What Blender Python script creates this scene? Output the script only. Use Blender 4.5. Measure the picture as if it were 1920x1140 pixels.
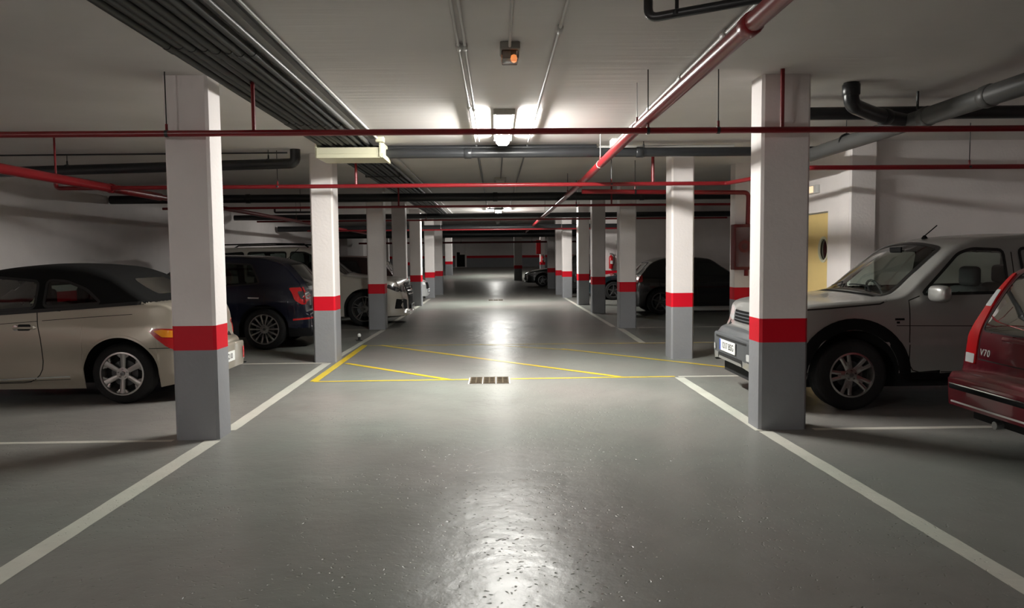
import bpy, bmesh, math, random
from mathutils import Vector, Matrix
from mathutils.bvhtree import BVHTree
from mathutils.geometry import delaunay_2d_cdt
random.seed(7)
S = bpy.context.scene
for o in list(bpy.data.objects): bpy.data.objects.remove(o)
PI = math.pi

# ------------------------------------------------------------------ camera, world, exposure
cam = bpy.data.cameras.new('camera'); camo = bpy.data.objects.new('camera', cam)
S.collection.objects.link(camo); S.camera = camo
cam.sensor_fit = 'HORIZONTAL'; cam.sensor_width = 36.0
cam.lens = 1392.7356/1920*36.0
cam.clip_start = 0.05; cam.clip_end = 200
_p, _yaw, _roll = 0.06361, 0.02105, -0.009817
_f = Vector((math.sin(_yaw)*math.cos(_p), math.cos(_yaw)*math.cos(_p), -math.sin(_p)))
_r0 = Vector((math.cos(_yaw), -math.sin(_yaw), 0)); _u0 = _r0.cross(_f)
_r = _r0*math.cos(_roll)+_u0*math.sin(_roll); _u = -_r0*math.sin(_roll)+_u0*math.cos(_roll)
M = Matrix((_r, _u, -_f)).transposed().to_4x4(); M.translation = Vector((0, 0, 1.5))
camo.matrix_world = M
w = bpy.data.worlds.new('world'); S.world = w; w.use_nodes = True
w.node_tree.nodes['Background'].inputs[0].default_value = (0.5, 0.52, 0.55, 1)
w.node_tree.nodes['Background'].inputs[1].default_value = 0.0
S.view_settings.view_transform = 'Standard'; S.view_settings.look = 'None'
S.view_settings.gamma = 1.0; S.view_settings.use_curve_mapping = False
S.view_settings.exposure = 0.0
LAMP = 315.0            # emission of the main lamp's diffuser
H = 2.99               # ceiling height

# ------------------------------------------------------------------ materials
MATS = {}
def newmat(n):
    m = bpy.data.materials.new(n); m.use_nodes = True
    nt = m.node_tree; b = nt.nodes['Principled BSDF']
    MATS[n] = m
    return m, nt, b
def simple(n, col, rough=0.5, metal=0.0, coat=0.0, spec=0.5, bump=0.0, bscale=40, var=0.0, vscale=3.0):
    m, nt, b = newmat(n)
    b.inputs['Base Color'].default_value = (*col, 1); b.inputs['Roughness'].default_value = rough
    b.inputs['Metallic'].default_value = metal; b.inputs['Coat Weight'].default_value = coat
    b.inputs['Coat Roughness'].default_value = 0.06
    b.inputs['Specular IOR Level'].default_value = spec
    tc = nt.nodes.new('ShaderNodeTexCoord')
    if var > 0:
        nz = nt.nodes.new('ShaderNodeTexNoise'); nz.inputs['Scale'].default_value = vscale; nz.inputs['Detail'].default_value = 5
        nt.links.new(tc.outputs['Object'], nz.inputs['Vector'])
        mr = nt.nodes.new('ShaderNodeMapRange'); mr.inputs[1].default_value = .3; mr.inputs[2].default_value = .7
        mr.inputs[3].default_value = 1-var; mr.inputs[4].default_value = 1+var
        nt.links.new(nz.outputs['Fac'], mr.inputs[0])
        mx = nt.nodes.new('ShaderNodeVectorMath'); mx.operation = 'SCALE'; mx.inputs[0].default_value = col
        nt.links.new(mr.outputs[0], mx.inputs['Scale']); nt.links.new(mx.outputs[0], b.inputs['Base Color'])
    if bump > 0:
        nz = nt.nodes.new('ShaderNodeTexNoise'); nz.inputs['Scale'].default_value = bscale; nz.inputs['Detail'].default_value = 4
        nt.links.new(tc.outputs['Object'], nz.inputs['Vector'])
        bp = nt.nodes.new('ShaderNodeBump'); bp.inputs['Strength'].default_value = bump; bp.inputs['Distance'].default_value = 0.01
        nt.links.new(nz.outputs['Fac'], bp.inputs['Height']); nt.links.new(bp.outputs[0], b.inputs['Normal'])
    return m
WALLC = (0.80, 0.750, 0.735)
simple('white', WALLC, .7, bump=.25, bscale=30, var=.03)
simple('red_paint', (0.60, 0.004, 0.018), .5, spec=.25, bump=.15, bscale=30, var=.05)
simple('grey_paint', (0.245, 0.25, 0.265), .5, bump=.2, bscale=30, var=.05)
simple('red_pipe', (0.21, 0.010, 0.014), .30, var=.06)
simple('cabinet_red', (0.13, 0.012, 0.014), .4, var=.06)
simple('dark_pipe', (0.020, 0.021, 0.023), .33, var=.1)
simple('grey_pipe', (0.068, 0.068, 0.066), .45, var=.08)
simple('tube_black', (0.013, 0.014, 0.014), .55, var=.15)
simple('conduit', (0.50, 0.49, 0.47), .45, var=.05)
simple('cream', (0.62, 0.60, 0.44), .5, var=.04)
simple('steel', (0.45, 0.45, 0.45), .35, metal=.9)
simple('door_yellow', (0.80, 0.60, 0.25), .45, var=.03)
simple('rubber', (0.006, 0.006, 0.0065), .8, bump=.3, bscale=60)
simple('alloy', (0.42, 0.41, 0.40), .28, metal=.95)
simple('alloy_dark', (0.16, 0.16, 0.165), .35, metal=.9)
simple('chrome', (0.75, 0.75, 0.75), .12, metal=1)
simple('black_plastic', (0.004, 0.004, 0.0045), .75, spec=.15)
simple('grey_plastic', (0.075, 0.08, 0.085), .5)
simple('underbody', (0.006, 0.006, 0.006), .9)
simple('cloth_top', (0.006, 0.006, 0.006), .95, spec=.2)
simple('seat_dark', (0.02, 0.02, 0.022), .8)
simple('seat_red', (0.08, 0.02, 0.02), .8)
simple('trim_black', (0.008, 0.008, 0.008), .35)
simple('seam', (0.01, 0.009, 0.008), .8)
simple('plate_white', (0.75, 0.76, 0.74), .35)
simple('plate_blue', (0.03, 0.09, 0.45), .4)
simple('tail_red', (0.42, 0.008, 0.010), .25, coat=.3)
simple('amber', (0.85, 0.30, 0.02), .15, coat=1)
simple('lens_clear', (0.50, 0.51, 0.51), .25, coat=.3)
simple('lens_dark', (0.05, 0.05, 0.055), .08, coat=1)
simple('wood', (0.45, 0.34, 0.17), .7, var=.2, vscale=12)
simple('brass_grate', (0.10, 0.075, 0.045), .6, metal=.3, var=.3, vscale=20)
simple('void', (0.004, 0.004, 0.004), .9)
simple('extinguisher', (0.55, 0.01, 0.015), .3)
simple('box_white', (0.6, 0.6, 0.58), .4)
simple('cabinet_glass', (0.10, 0.035, 0.035), .12, coat=.5)
simple('car_beige', (0.40, 0.36, 0.295), .32, metal=.35, coat=.8)
simple('car_silver', (0.34, 0.34, 0.325), .34, metal=.45, coat=.6, var=.03)
simple('car_wine', (0.13, 0.006, 0.014), .3, metal=.3, coat=1)
simple('car_navy', (0.0015, 0.003, 0.012), .3, coat=.7, spec=.3)
simple('car_black', (0.006, 0.006, 0.007), .25, coat=1)
simple('car_teal', (0.008, 0.024, 0.032), .25, metal=.3, coat=1)
simple('car_maroon', (0.03, 0.010, 0.010), .25, coat=1)
simple('car_cream', (0.50, 0.47, 0.41), .3, metal=.1, coat=.8)
simple('car_grey', (0.42, 0.43, 0.43), .3, metal=.5, coat=.8)
simple('glass_dark', (0.008, 0.010, 0.010), .06, coat=1)
def emis(n, col, s):
    m, nt, b = newmat(n); b.inputs['Base Color'].default_value = (.8, .8, .8, 1)
    b.inputs['Emission Color'].default_value = (*col, 1); b.inputs['Emission Strength'].default_value = s
    return m
emis('lamp_on', (1.0, 0.985, 0.93), LAMP)
emis('lamp_far', (1.0, 0.985, 0.93), LAMP*1.1)
emis('lamp_tip', (1.0, 0.985, 0.93), 2.5)
emis('fill_dim', (1.0, 0.985, 0.93), LAMP*0.04)
emis('fill_rear', (1.0, 0.97, 0.93), LAMP*0.82)
emis('lamp_end', (1.0, 0.985, 0.93), LAMP*0.75)
emis('led_orange', (1.0, 0.30, 0.08), 1.1)
emis('exit_glow', (1.0, 0.62, 0.25), 0.8)
simple('lamp_off', (0.5, 0.5, 0.47), .3)
simple('lamp_base', (0.30, 0.29, 0.26), .5)
def mk_glass(n, tint, refl=.9):
    m, nt, b = newmat(n); nt.nodes.remove(b)
    out = nt.nodes['Material Output']
    tr = nt.nodes.new('ShaderNodeBsdfTransparent'); tr.inputs[0].default_value = (*tint, 1)
    gl = nt.nodes.new('ShaderNodeBsdfGlossy'); gl.inputs['Roughness'].default_value = .03; gl.inputs[0].default_value = (refl, refl, refl, 1)
    fr = nt.nodes.new('ShaderNodeFresnel'); fr.inputs['IOR'].default_value = 1.6
    mx = nt.nodes.new('ShaderNodeMixShader')
    nt.links.new(fr.outputs[0], mx.inputs[0]); nt.links.new(tr.outputs[0], mx.inputs[1]); nt.links.new(gl.outputs[0], mx.inputs[2])
    nt.links.new(mx.outputs[0], out.inputs[0]); return m
mk_glass('glass', (0.76, 0.84, 0.79)); mk_glass('glass_tint', (0.30, 0.34, 0.32), .5); mk_glass('lens', (0.75, 0.75, 0.72))

def floor_mat(n, base, isline=False):
    m, nt, b = newmat(n); N = nt.nodes; L = nt.links
    geo = N.new('ShaderNodeNewGeometry')
    def noise(scale, detail=5, vec=None, rough=.5):
        z = N.new('ShaderNodeTexNoise'); z.inputs['Scale'].default_value = scale; z.inputs['Detail'].default_value = detail; z.inputs['Roughness'].default_value = rough
        L.new(vec if vec else geo.outputs['Position'], z.inputs['Vector']); return z.outputs['Fac']
    def mrange(v, a, b_, c, d):
        r = N.new('ShaderNodeMapRange'); r.inputs[1].default_value = a; r.inputs[2].default_value = b_; r.inputs[3].default_value = c; r.inputs[4].default_value = d
        L.new(v, r.inputs[0]); return r.outputs[0]
    def math_(op, a, c):
        q = N.new('ShaderNodeMath'); q.operation = op
        for i, v in enumerate((a, c)):
            if isinstance(v, (int, float)): q.inputs[i].default_value = v
            else: L.new(v, q.inputs[i])
        return q.outputs[0]
    big = noise(.55, 6); mid = noise(3.5, 6, rough=.6); fine = noise(28, 4)
    # stretched scratches, two directions
    mp = N.new('ShaderNodeMapping'); mp.inputs['Scale'].default_value = (1.2, 14, 1); L.new(geo.outputs['Position'], mp.inputs['Vector'])
    scr = noise(2.2, 8, mp.outputs[0], .75)
    v = math_('MULTIPLY', mrange(big, .3, .7, .88, 1.09), mrange(mid, .3, .7, .93, 1.07))
    marks = mrange(scr, .58, .72, 0, .16)
    v = math_('ADD', v, marks)
    sc = N.new('ShaderNodeVectorMath'); sc.operation = 'SCALE'; sc.inputs[0].default_value = base; L.new(v, sc.inputs['Scale'])
    # warm / cool drift
    mixc = N.new('ShaderNodeMix'); mixc.data_type = 'RGBA'; mixc.blend_type = 'MULTIPLY'; mixc.inputs[0].default_value = 1
    cr = N.new('ShaderNodeValToRGB'); cr.color_ramp.elements[0].position = .38; cr.color_ramp.elements[0].color = (.955, 1.0, .965, 1)
    cr.color_ramp.elements[1].position = .62; cr.color_ramp.elements[1].color = (1.05, .975, .97, 1)
    L.new(noise(.35, 3), cr.inputs[0]); L.new(sc.outputs[0], mixc.inputs[6]); L.new(cr.outputs[0], mixc.inputs[7])
    L.new(mixc.outputs[2], b.inputs['Base Color'])
    L.new(math_('ADD', mrange(big, .3, .7, .315, .355), mrange(mid, .35, .7, -.006, .02)), b.inputs['Roughness'])
    b.inputs['Specular IOR Level'].default_value = .25
    # worn, pitted paint
    vor = N.new('ShaderNodeTexVoronoi'); vor.inputs['Scale'].default_value = 24; vor.feature = 'F1'; vor.inputs['Randomness'].default_value = 1
    wv = N.new('ShaderNodeVectorMath'); wv.operation = 'ADD'; L.new(geo.outputs['Position'], wv.inputs[0])
    nzc = N.new('ShaderNodeTexNoise'); nzc.inputs['Scale'].default_value = 9; L.new(geo.outputs['Position'], nzc.inputs['Vector'])
    s2 = N.new('ShaderNodeVectorMath'); s2.operation = 'SCALE'; s2.inputs['Scale'].default_value = .12; L.new(nzc.outputs['Color'], s2.inputs[0])
    L.new(s2.outputs[0], wv.inputs[1]); L.new(wv.outputs[0], vor.inputs['Vector'])
    pits = mrange(vor.outputs['Distance'], .05, .22, 0, 1)
    pm = mrange(noise(.8, 4), .44, .60, .15, 1)
    h = math_('ADD', math_('MULTIPLY', fine, .35), math_('MULTIPLY', math_('MULTIPLY', pits, pm), 1.7))
    h = math_('ADD', h, math_('MULTIPLY', noise(90, 2), .10)); h = math_('ADD', h, math_('MULTIPLY', noise(3.0, 2), 1.0)); h = math_('ADD', h, math_('MULTIPLY', noise(12, 3), .45))
    bp = N.new('ShaderNodeBump'); bp.inputs['Strength'].default_value = .5; bp.inputs['Distance'].default_value = .007
    L.new(h, bp.inputs['Height']); L.new(bp.outputs[0], b.inputs['Normal'])
    return m
floor_mat('floor', (0.226, 0.229, 0.215))
floor_mat('line_white', (0.62, 0.62, 0.56)); floor_mat('line_yellow', (0.72, 0.53, 0.04))
def ceil_mat():
    m, nt, b = newmat('ceiling'); N = nt.nodes; L = nt.links
    geo = N.new('ShaderNodeNewGeometry')
    mp = N.new('ShaderNodeMapping'); mp.inputs['Scale'].default_value = (.6, 9, 1); L.new(geo.outputs['Position'], mp.inputs['Vector'])
    nz = N.new('ShaderNodeTexNoise'); nz.inputs['Scale'].default_value = 1.4; nz.inputs['Detail'].default_value = 7; L.new(mp.outputs[0], nz.inputs['Vector'])
    n2 = N.new('ShaderNodeTexNoise'); n2.inputs['Scale'].default_value = .7; n2.inputs['Detail'].default_value = 4; L.new(geo.outputs['Position'], n2.inputs['Vector'])
    mr = N.new('ShaderNodeMapRange'); mr.inputs[1].default_value = .3; mr.inputs[2].default_value = .7; mr.inputs[3].default_value = .9; mr.inputs[4].default_value = 1.06; L.new(n2.outputs['Fac'], mr.inputs[0])
    sc = N.new('ShaderNodeVectorMath'); sc.operation = 'SCALE'; sc.inputs[0].default_value = (.66, .63, .61); L.new(mr.outputs[0], sc.inputs['Scale'])
    L.new(sc.outputs[0], b.inputs['Base Color']); b.inputs['Roughness'].default_value = .75
    bp = N.new('ShaderNodeBump'); bp.inputs['Strength'].default_value = .35; bp.inputs['Distance'].default_value = .012
    L.new(nz.outputs['Fac'], bp.inputs['Height']); L.new(bp.outputs[0], b.inputs['Normal'])
ceil_mat()

# ------------------------------------------------------------------ mesh helpers
COL = S.collection
class MB:
    def __init__(s): s.v = []; s.f = []; s.m = []; s.mats = []; s.sm = []
    def mi(s, name):
        if name not in s.mats: s.mats.append(name)
        return s.mats.index(name)
    def face(s, idx, mat, smooth=False): s.f.append(tuple(idx)); s.m.append(s.mi(mat)); s.sm.append(smooth)
    def box(s, a, b, mat, bev=0.0):
        x0, y0, z0 = a; x1, y1, z1 = b
        if bev <= 0:
            n = len(s.v)
            s.v += [(x0,y0,z0),(x1,y0,z0),(x1,y1,z0),(x0,y1,z0),(x0,y0,z1),(x1,y0,z1),(x1,y1,z1),(x0,y1,z1)]
            for q in ((0,3,2,1),(4,5,6,7),(0,1,5,4),(1,2,6,5),(2,3,7,6),(3,0,4,7)): s.face([n+i for i in q], mat)
            return
        bm = bmesh.new(); bmesh.ops.create_cube(bm, size=1)
        for v in bm.verts: v.co = Vector(((x0+x1)/2+v.co.x*(x1-x0), (y0+y1)/2+v.co.y*(y1-y0), (z0+z1)/2+v.co.z*(z1-z0)))
        bmesh.ops.bevel(bm, geom=list(bm.edges), offset=bev, segments=3, profile=.5, affect='EDGES')
        s.add_bm(bm, mat, True); bm.free()
    def add_bm(s, bm, mat, smooth=False, mtx=None):
        n = len(s.v); bm.verts.index_update()
        for v in bm.verts: s.v.append(tuple((mtx @ v.co) if mtx else v.co))
        for f in bm.faces: s.face([n+v.index for v in f.verts], mat, smooth)
    def tube(s, pts, r, mat, seg=14, caps=True):
        pts = [Vector(p) for p in pts]; n0 = len(s.v); up = None
        rs = r if isinstance(r, (list, tuple)) else [r]*len(pts)
        for i, p in enumerate(pts):
            if i == 0: t = pts[1]-p
            elif i == len(pts)-1: t = p-pts[i-1]
            else: t = (pts[i+1]-p).normalized()+(p-pts[i-1]).normalized()
            t.normalize()
            if up is None:
                up = Vector((0,0,1)) if abs(t.z) < .9 else Vector((1,0,0))
            a = t.cross(up).normalized(); bb = a.cross(t).normalized(); up = bb
            for k in range(seg):
                an = 2*PI*k/seg; s.v.append(tuple(p+(a*math.cos(an)+bb*math.sin(an))*rs[i]))
        for i in range(len(pts)-1):
            for k in range(seg):
                k2 = (k+1) % seg
                s.face((n0+i*seg+k, n0+(i+1)*seg+k, n0+(i+1)*seg+k2, n0+i*seg+k2), mat, True)
        if caps:
            s.face([n0+k for k in range(seg)], mat); s.face([n0+(len(pts)-1)*seg+k for k in range(seg)][::-1], mat)
    def lathe(s, prof, mat, seg=40, axis='y', c=(0,0,0), closed=False):
        # prof: (radius, along)
        n0 = len(s.v); P = len(prof)
        for k in range(seg):
            a = 2*PI*k/seg
            for r, h in prof:
                if axis == 'y': q = (c[0]+r*math.cos(a), c[1]+h, c[2]+r*math.sin(a))
                elif axis == 'z': q = (c[0]+r*math.cos(a), c[1]+r*math.sin(a), c[2]+h)
                else: q = (c[0]+h, c[1]+r*math.cos(a), c[2]+r*math.sin(a))
                s.v.append(q)
        for k in range(seg):
            k2 = (k+1) % seg
            for j in range(P if closed else P-1):
                j2 = (j+1) % P
                s.face((n0+k*P+j, n0+k*P+j2, n0+k2*P+j2, n0+k2*P+j), mat, True)
    def build(s, name, parent=None, loc=None, autos=True, fixn=True):
        me = bpy.data.meshes.new(name); me.from_pydata(s.v, [], s.f)
        for n in s.mats: me.materials.append(MATS[n])
        for p, mi, sm in zip(me.polygons, s.m, s.sm): p.material_index = mi; p.use_smooth = sm
        if fixn:
            bm = bmesh.new(); bm.from_mesh(me); bmesh.ops.recalc_face_normals(bm, faces=bm.faces); bm.to_mesh(me); bm.free()
        if autos and any(s.sm):
            try: me.set_sharp_from_angle(angle=math.radians(38))
            except Exception: pass
        me.update()
        o = bpy.data.objects.new(name, me); COL.objects.link(o)
        if parent: o.parent = parent
        if loc: o.location = loc
        return o
def empty(name, loc=(0,0,0), rz=0.0):
    o = bpy.data.objects.new(name, None); o.empty_display_size = .2; COL.objects.link(o)
    o.location = loc; o.rotation_euler = (0, 0, rz); return o
def tag(o, label=None, cat=None, group=None, kind=None):
    if label: o['label'] = label
    if cat: o['category'] = cat
    if group: o['group'] = group
    if kind: o['kind'] = kind
    return o
def bend(pts, r, n=6):
    """round the corners of a polyline"""
    pts = [Vector(p) for p in pts]; out = [pts[0]]
    for i in range(1, len(pts)-1):
        a, b, c = pts[i-1], pts[i], pts[i+1]
        d1 = (a-b); d2 = (c-b); rr = min(r, d1.length*.45, d2.length*.45); d1.normalize(); d2.normalize()
        p1 = b+d1*rr; p2 = b+d2*rr
        for k in range(n+1):
            t = k/n; out.append(p1*(1-t)**2+b*2*t*(1-t)+p2*t*t)
    out.append(pts[-1]); return out

# ------------------------------------------------------------------ structure
def struct(mb, name, **k):
    o = mb.build(name, **k); o['kind'] = 'structure'; return o
RY0, RY1, RZ = 47.0, 60.0, 0.66     # the floor climbs gently at the far end
def floor_z(y): return 0 if y < RY0 else min(RZ, RZ*(y-RY0)/(RY1-RY0))
XL, XR, YB, YF = -7.8, 7.9, -14.0, 62.0
mb = MB(); xs = [XL-1.5, XR+.5]; ys = [YB, 0, 10, 20, 30, 40, RY0, RY1, YF+.3]
for i in range(len(ys)-1):
    n = len(mb.v)
    mb.v += [(xs[0],ys[i],floor_z(ys[i])),(xs[1],ys[i],floor_z(ys[i])),(xs[1],ys[i+1],floor_z(ys[i+1])),(xs[0],ys[i+1],floor_z(ys[i+1]))]
    mb.face((n,n+1,n+2,n+3), 'floor')
n = len(mb.v); mb.v += [(xs[0],YB,-.3),(xs[1],YB,-.3),(xs[1],YF+.3,-.3),(xs[0],YF+.3,-.3)]; mb.face((n,n+3,n+2,n+1), 'floor')
FLOOR = struct(mb, 'floor', fixn=False)
mb = MB(); mb.box((xs[0],YB,H),(xs[1],YF+.3,H+.3),'ceiling'); struct(mb, 'ceiling')
def wall(name, a, b, z0=0.0, bands=True, label=None):
    mb = MB()
    if bands:
        zs = [(z0-.05, z0+.752, 'grey_paint'), (z0+.752, z0+.955, 'red_paint'), (z0+.955, H, 'white')]
    else: zs = [(z0, H, 'white')]
    for q0, q1, m in zs: mb.box((a[0],a[1],q0),(b[0],b[1],q1), m)
    o = struct(mb, name)
    if label: o['label'] = label
    return o
wall('wall_left', (XL-.25, YB), (XL, 44))
wall('wall_left_far', (XL-1.4, 44), (XL-1.15, YF), z0=.35)
wall('wall_right', (XR, YB), (XR+.25, YF))
wall('wall_back', (XL, YB), (XR, YB+.25))
wall('wall_front', (XL-1.3, YF), (XR, YF+.25), z0=.66)
# stair core on the right, with the yellow door
mb = MB()
for q0, q1, m in [(0,.752,'grey_paint'),(.752,.955,'red_paint'),(.955,H,'white')]:
    mb.box((5.02,9.87,q0),(XR,10.05,q1), m)
struct(mb, 'wall_stair')
mb = MB()   # lobby wall facing the aisle, pierced by the door opening
for q0, q1, m in [(0,.752,'grey_paint'),(.752,.955,'red_paint'),(.955,2.10,'white')]:
    mb.box((4.70,10.05,q0),(4.90,10.46,q1), 'white' if q0 < 1 else m)
    mb.box((4.70,11.45,q0),(4.90,12.20,q1), 'white' if q0 < 1 else m)
mb.box((4.70,10.05,2.10),(4.90,12.20,H),'white')
struct(mb, 'wall_lobby')
mb = MB()
for q0, q1, m in [(0,.752,'grey_paint'),(.752,.955,'red_paint'),(.955,H,'white')]:
    mb.box((3.94,12.20,q0),(XR,12.45,q1), m)
struct(mb, 'wall_lobby_end')
wall('wall_far_core', (3.75, 27.5), (XR, 33.2), label='white walls of the far stair core with a red band')
wall('wall_right_bay', (4.15, 22.35), (XR, 22.55), label='dim white wall behind the black hatchback')
wall('trim_1', (XL, 37.6), (XL+.35, 38.7), label='wall pier on the left wall')
# door_1: yellow steel door with round porthole
d = empty('door_1', (4.76, 10.46, 0)); d['kind'] = 'structure'
mb = MB()
# leaf as a ring around the porthole
seg = 32; cy, cz, rr = .255, 1.56, .135
ring = [(cy+rr*math.cos(2*PI*k/seg), cz+rr*1.15*math.sin(2*PI*k/seg)) for k in range(seg)]
def sq(k):
    a = 2*PI*k/seg; c, s_ = math.cos(a), math.sin(a); 
    ty = ((.985-cy)/c if c > 0 else (0.005-cy)/c) if abs(c) > 1e-6 else 1e9
    tz = ((2.085-cz)/s_ if s_ > 0 else (0.01-cz)/s_) if abs(s_) > 1e-6 else 1e9
    t = min(ty, tz); return (cy+t*c, cz+t*s_)
outer = [sq(k) for k in range(seg)]
for x, flip in ((0.0, 0), (.045, 1)):
    n = len(mb.v)
    for (y, z) in ring+outer: mb.v.append((x, y, z))
    for k in range(seg):
        k2 = (k+1) % seg; mb.face((n+k, n+k2, n+seg+k2, n+seg+k), 'door_yellow')
    # corners
n0 = 0
for cyy, czz in ((.985,2.085),(.005,2.085),(.985,.01),(.005,.01)):
    ks = sorted(range(seg), key=lambda k: (outer[k][0]-cyy)**2+(outer[k][1]-czz)**2)
    ka = min((k for k in range(seg) if abs(outer[k][0]-cyy) < 1e-6), key=lambda k: abs(outer[k][1]-czz))
    kb = min((k for k in range(seg) if abs(outer[k][1]-czz) < 1e-6), key=lambda k: abs(outer[k][0]-cyy))
    for base, x in ((0, 0.0), (2*seg, .045)):
        n = len(mb.v); mb.v.append((x, cyy, czz)); mb.face((base+seg+ka, n, base+seg+kb), 'door_yellow')
leaf = mb.build('door_panel', d)
mb = MB(); mb.lathe([(.135,-.012),(.165,-.012),(.165,.012),(.135,.012)], 'cream', 32, 'x', (0, cy, cz), True)
mb.v = [(x, y, cz+(z-cz)*1.15) for x, y, z in mb.v]; mb.build('porthole_ring', leaf)
mb = MB(); n = 0
mb.v = [(.02, y, z) for y, z in ring]+[(.025, y, z) for y, z in ring]; mb.face(range(seg), 'glass_dark'); mb.face(range(seg, 2*seg), 'glass_dark'); mb.build('porthole_glass', leaf, fixn=False)
mb = MB(); mb.box((-.02,-.0,2.085),(.10,.99,2.10),'lamp_base'); mb.box((-.02,-.0,0),(.10,.005,2.09),'door_yellow'); mb.box((-.02,.985,0),(.10,.99,2.09),'door_yellow'); mb.build('door_frame', d)
mb = MB(); mb.tube(bend([(-.0,.9,1.03),(-.05,.9,1.03),(-.05,.78,1.03)],.02),.010,'steel'); mb.build('door_handle', leaf)
# far doorway in the far wall zone
def prism_column(name, x, y, wx, wy, z0=0.0, ch=.022, label=None, zt=H):
    """x,y = corner nearest the camera on the left"""
    mb = MB()
    prof = [(x+ch,y),(x+wx-ch,y),(x+wx,y+ch),(x+wx,y+wy-ch),(x+wx-ch,y+wy),(x+ch,y+wy),(x,y+wy-ch),(x,y+ch)]
    for q0, q1, m in [(z0-.02,z0+.752,'grey_paint'),(z0+.752,z0+.955,'red_paint'),(z0+.955,zt,'white')]:
        n = len(mb.v)
        mb.v += [(a,b,q0) for a,b in prof]+[(a,b,q1) for a,b in prof]
        for k in range(8): mb.face((n+k, n+(k+1)%8, n+8+(k+1)%8, n+8+k), m)
        if q0 < z0: mb.face([n+k for k in range(8)][::-1], m)
        if q1 >= zt: mb.face([n+8+k for k in range(8)], m)
    o = mb.build(name, fixn=False)
    tag(o, label, 'column'); return o
side = ['nearest', 'second', 'third', 'fourth', 'fifth', 'sixth', 'seventh']
for i, (x, y, wx, wy) in enumerate([(-2.684,6.164,.359,.30),(-2.642,10.715,.323,.385),(-2.693,15.63,.352,.36),(-2.68,19.3,.352,.36),(-2.665,23.07,.354,.36),(-2.643,27.57,.359,.36),(-2.50,29.83,.36,.36)]):
    lab = ['left column nearest the camera, beside the beige convertible',
           'lit left column beside the dark blue car, under the cream cable bracket',
           'dim left column in front of the pale off-road car wheel',
           'fourth column along the left, just behind the pale off-road car nose',
           'fifth column along the left, dark front before the bright white one',
           'bright white column on the left under the far lamp',
           'seventh left column, just behind the bright white one'][i]
    prism_column('concrete_column', x, y, wx, wy, label=lab)
for i, (x, y, wx, wy) in enumerate([(2.23,6.22,.411,.29),(2.523,10.631,.325,.385),(2.549,15.276,.348,.358),(2.506,19.311,.346,.358),(2.499,22.623,.35,.359),(2.408,26.834,.352,.359),(2.33,28.9,.35,.36),(2.40,34.5,.35,.36),(1.14,46.5,.50,.40)]):
    lab = ['widest right column nearest the camera, in front of the silver off-road car',
           'lit right column with a pipe shadow, in front of the black hatchback',
           'dim third column along the right, left of the black hatchback',
           'fourth column along the right, beside the dark teal car',
           'fifth column along the right, dark front beside the bright white one',
           'bright white column on the right under the far lamp',
           'seventh right column, just left of the bright white one',
           'narrow dark column to the right of the distant black car',
           'far column standing into the aisle with a lit edge'][i]
    prism_column('concrete_column', x, y, wx, wy, label=lab)
prism_column('concrete_column', 4.66, 9.73, .36, .30, label='wide white pier at the corner beside the yellow door')
prism_column('concrete_column', -3.55, 52.0, .5, .5, z0=floor_z(52), label='distant pale column left of the far wall')
prism_column('concrete_column', -7.55, 49.5, .45, .45, z0=floor_z(49.5), label='distant lit column at far left, seen between two left columns')
prism_column('concrete_column', -6.1, 51.5, .35, .35, z0=floor_z(51.5), label='distant slim lit column seen behind the fifth left column')
prism_column('concrete_column', 3.0, 50.5, .35, .40, z0=floor_z(50.5), label='distant column behind the red cabinet')
# far doorway
d2 = empty('door_2', (-3.35, YF, RZ)); d2['kind'] = 'structure'
mb = MB(); mb.box((-.02,-.16,-.06),(.10,0,2.1),'white'); mb.box((.78,-.16,-.06),(.92,0,2.1),'white'); mb.box((-.3,-.18,-.08),(.92,0,.03),'white'); [mb.build('door_frame', d2)]
mb = MB(); mb.box((.10,-.05,.03),(.78,-.0,1.05),'void'); mb.box((.10,-.08,1.05),(.36,-.0,1.25),'void'); mb.build('door_panel', d2)  # black-painted panel for the darkness inside the doorway

# ------------------------------------------------------------------ floor paint and grates
def strip(name, p, q, wd, mat, parent=FLOOR, z=.0015, p2=None):
    p = Vector((*p, 0)); q = Vector((*q, 0)); d = (q-p).normalized(); nrm = Vector((-d.y, d.x, 0))*wd/2
    mb = MB(); L_ = (q-p).length; ns = max(2, int(L_/.15)); rng = random.Random(int(L_*1000))
    for k in range(ns+1):
        c = p+(q-p)*k/ns; j = 1+rng.uniform(-.05, .05)
        mb.v += [tuple(c+nrm*j+Vector((0,0,z))), tuple(c-nrm*j+Vector((0,0,z)))]
    for k in range(ns): mb.face((2*k, 2*k+1, 2*k+3, 2*k+2), mat)
    o = mb.build(name, parent, fixn=False); return o
WL = 'white_line'; YL = 'yellow_line'
strip(WL, (-2.42, -.5), (-2.365, 6.13), .13, 'line_white')
strip(WL, (-2.36, 6.5), (-2.44, 10.65), .12, 'line_white'); strip(WL, (-2.43, 10.75), (-2.36, 15.5), .10, 'line_white')
strip(WL, (-2.40, 15.9), (-2.42, 27), .10, 'line_white')
strip(WL, (2.46, -.5), (2.27, 6.17), .12, 'line_white'); strip(WL, (2.255, 6.2), (2.235, 9.0), .12, 'line_white')
strip(WL, (2.50, 12.62), (2.55, 15.2), .12, 'line_white'); strip(WL, (2.47, 15.6), (2.47, 26.8), .10, 'line_white')
strip(WL, (-7.7, 6.15), (-2.70, 6.15), .07, 'line_white'); strip(WL, (-7.7, 10.70), (-2.45, 10.66), .09, 'line_white')
strip(WL, (-7.7, 15.6), (-2.7, 15.6), .09, 'line_white')
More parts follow.
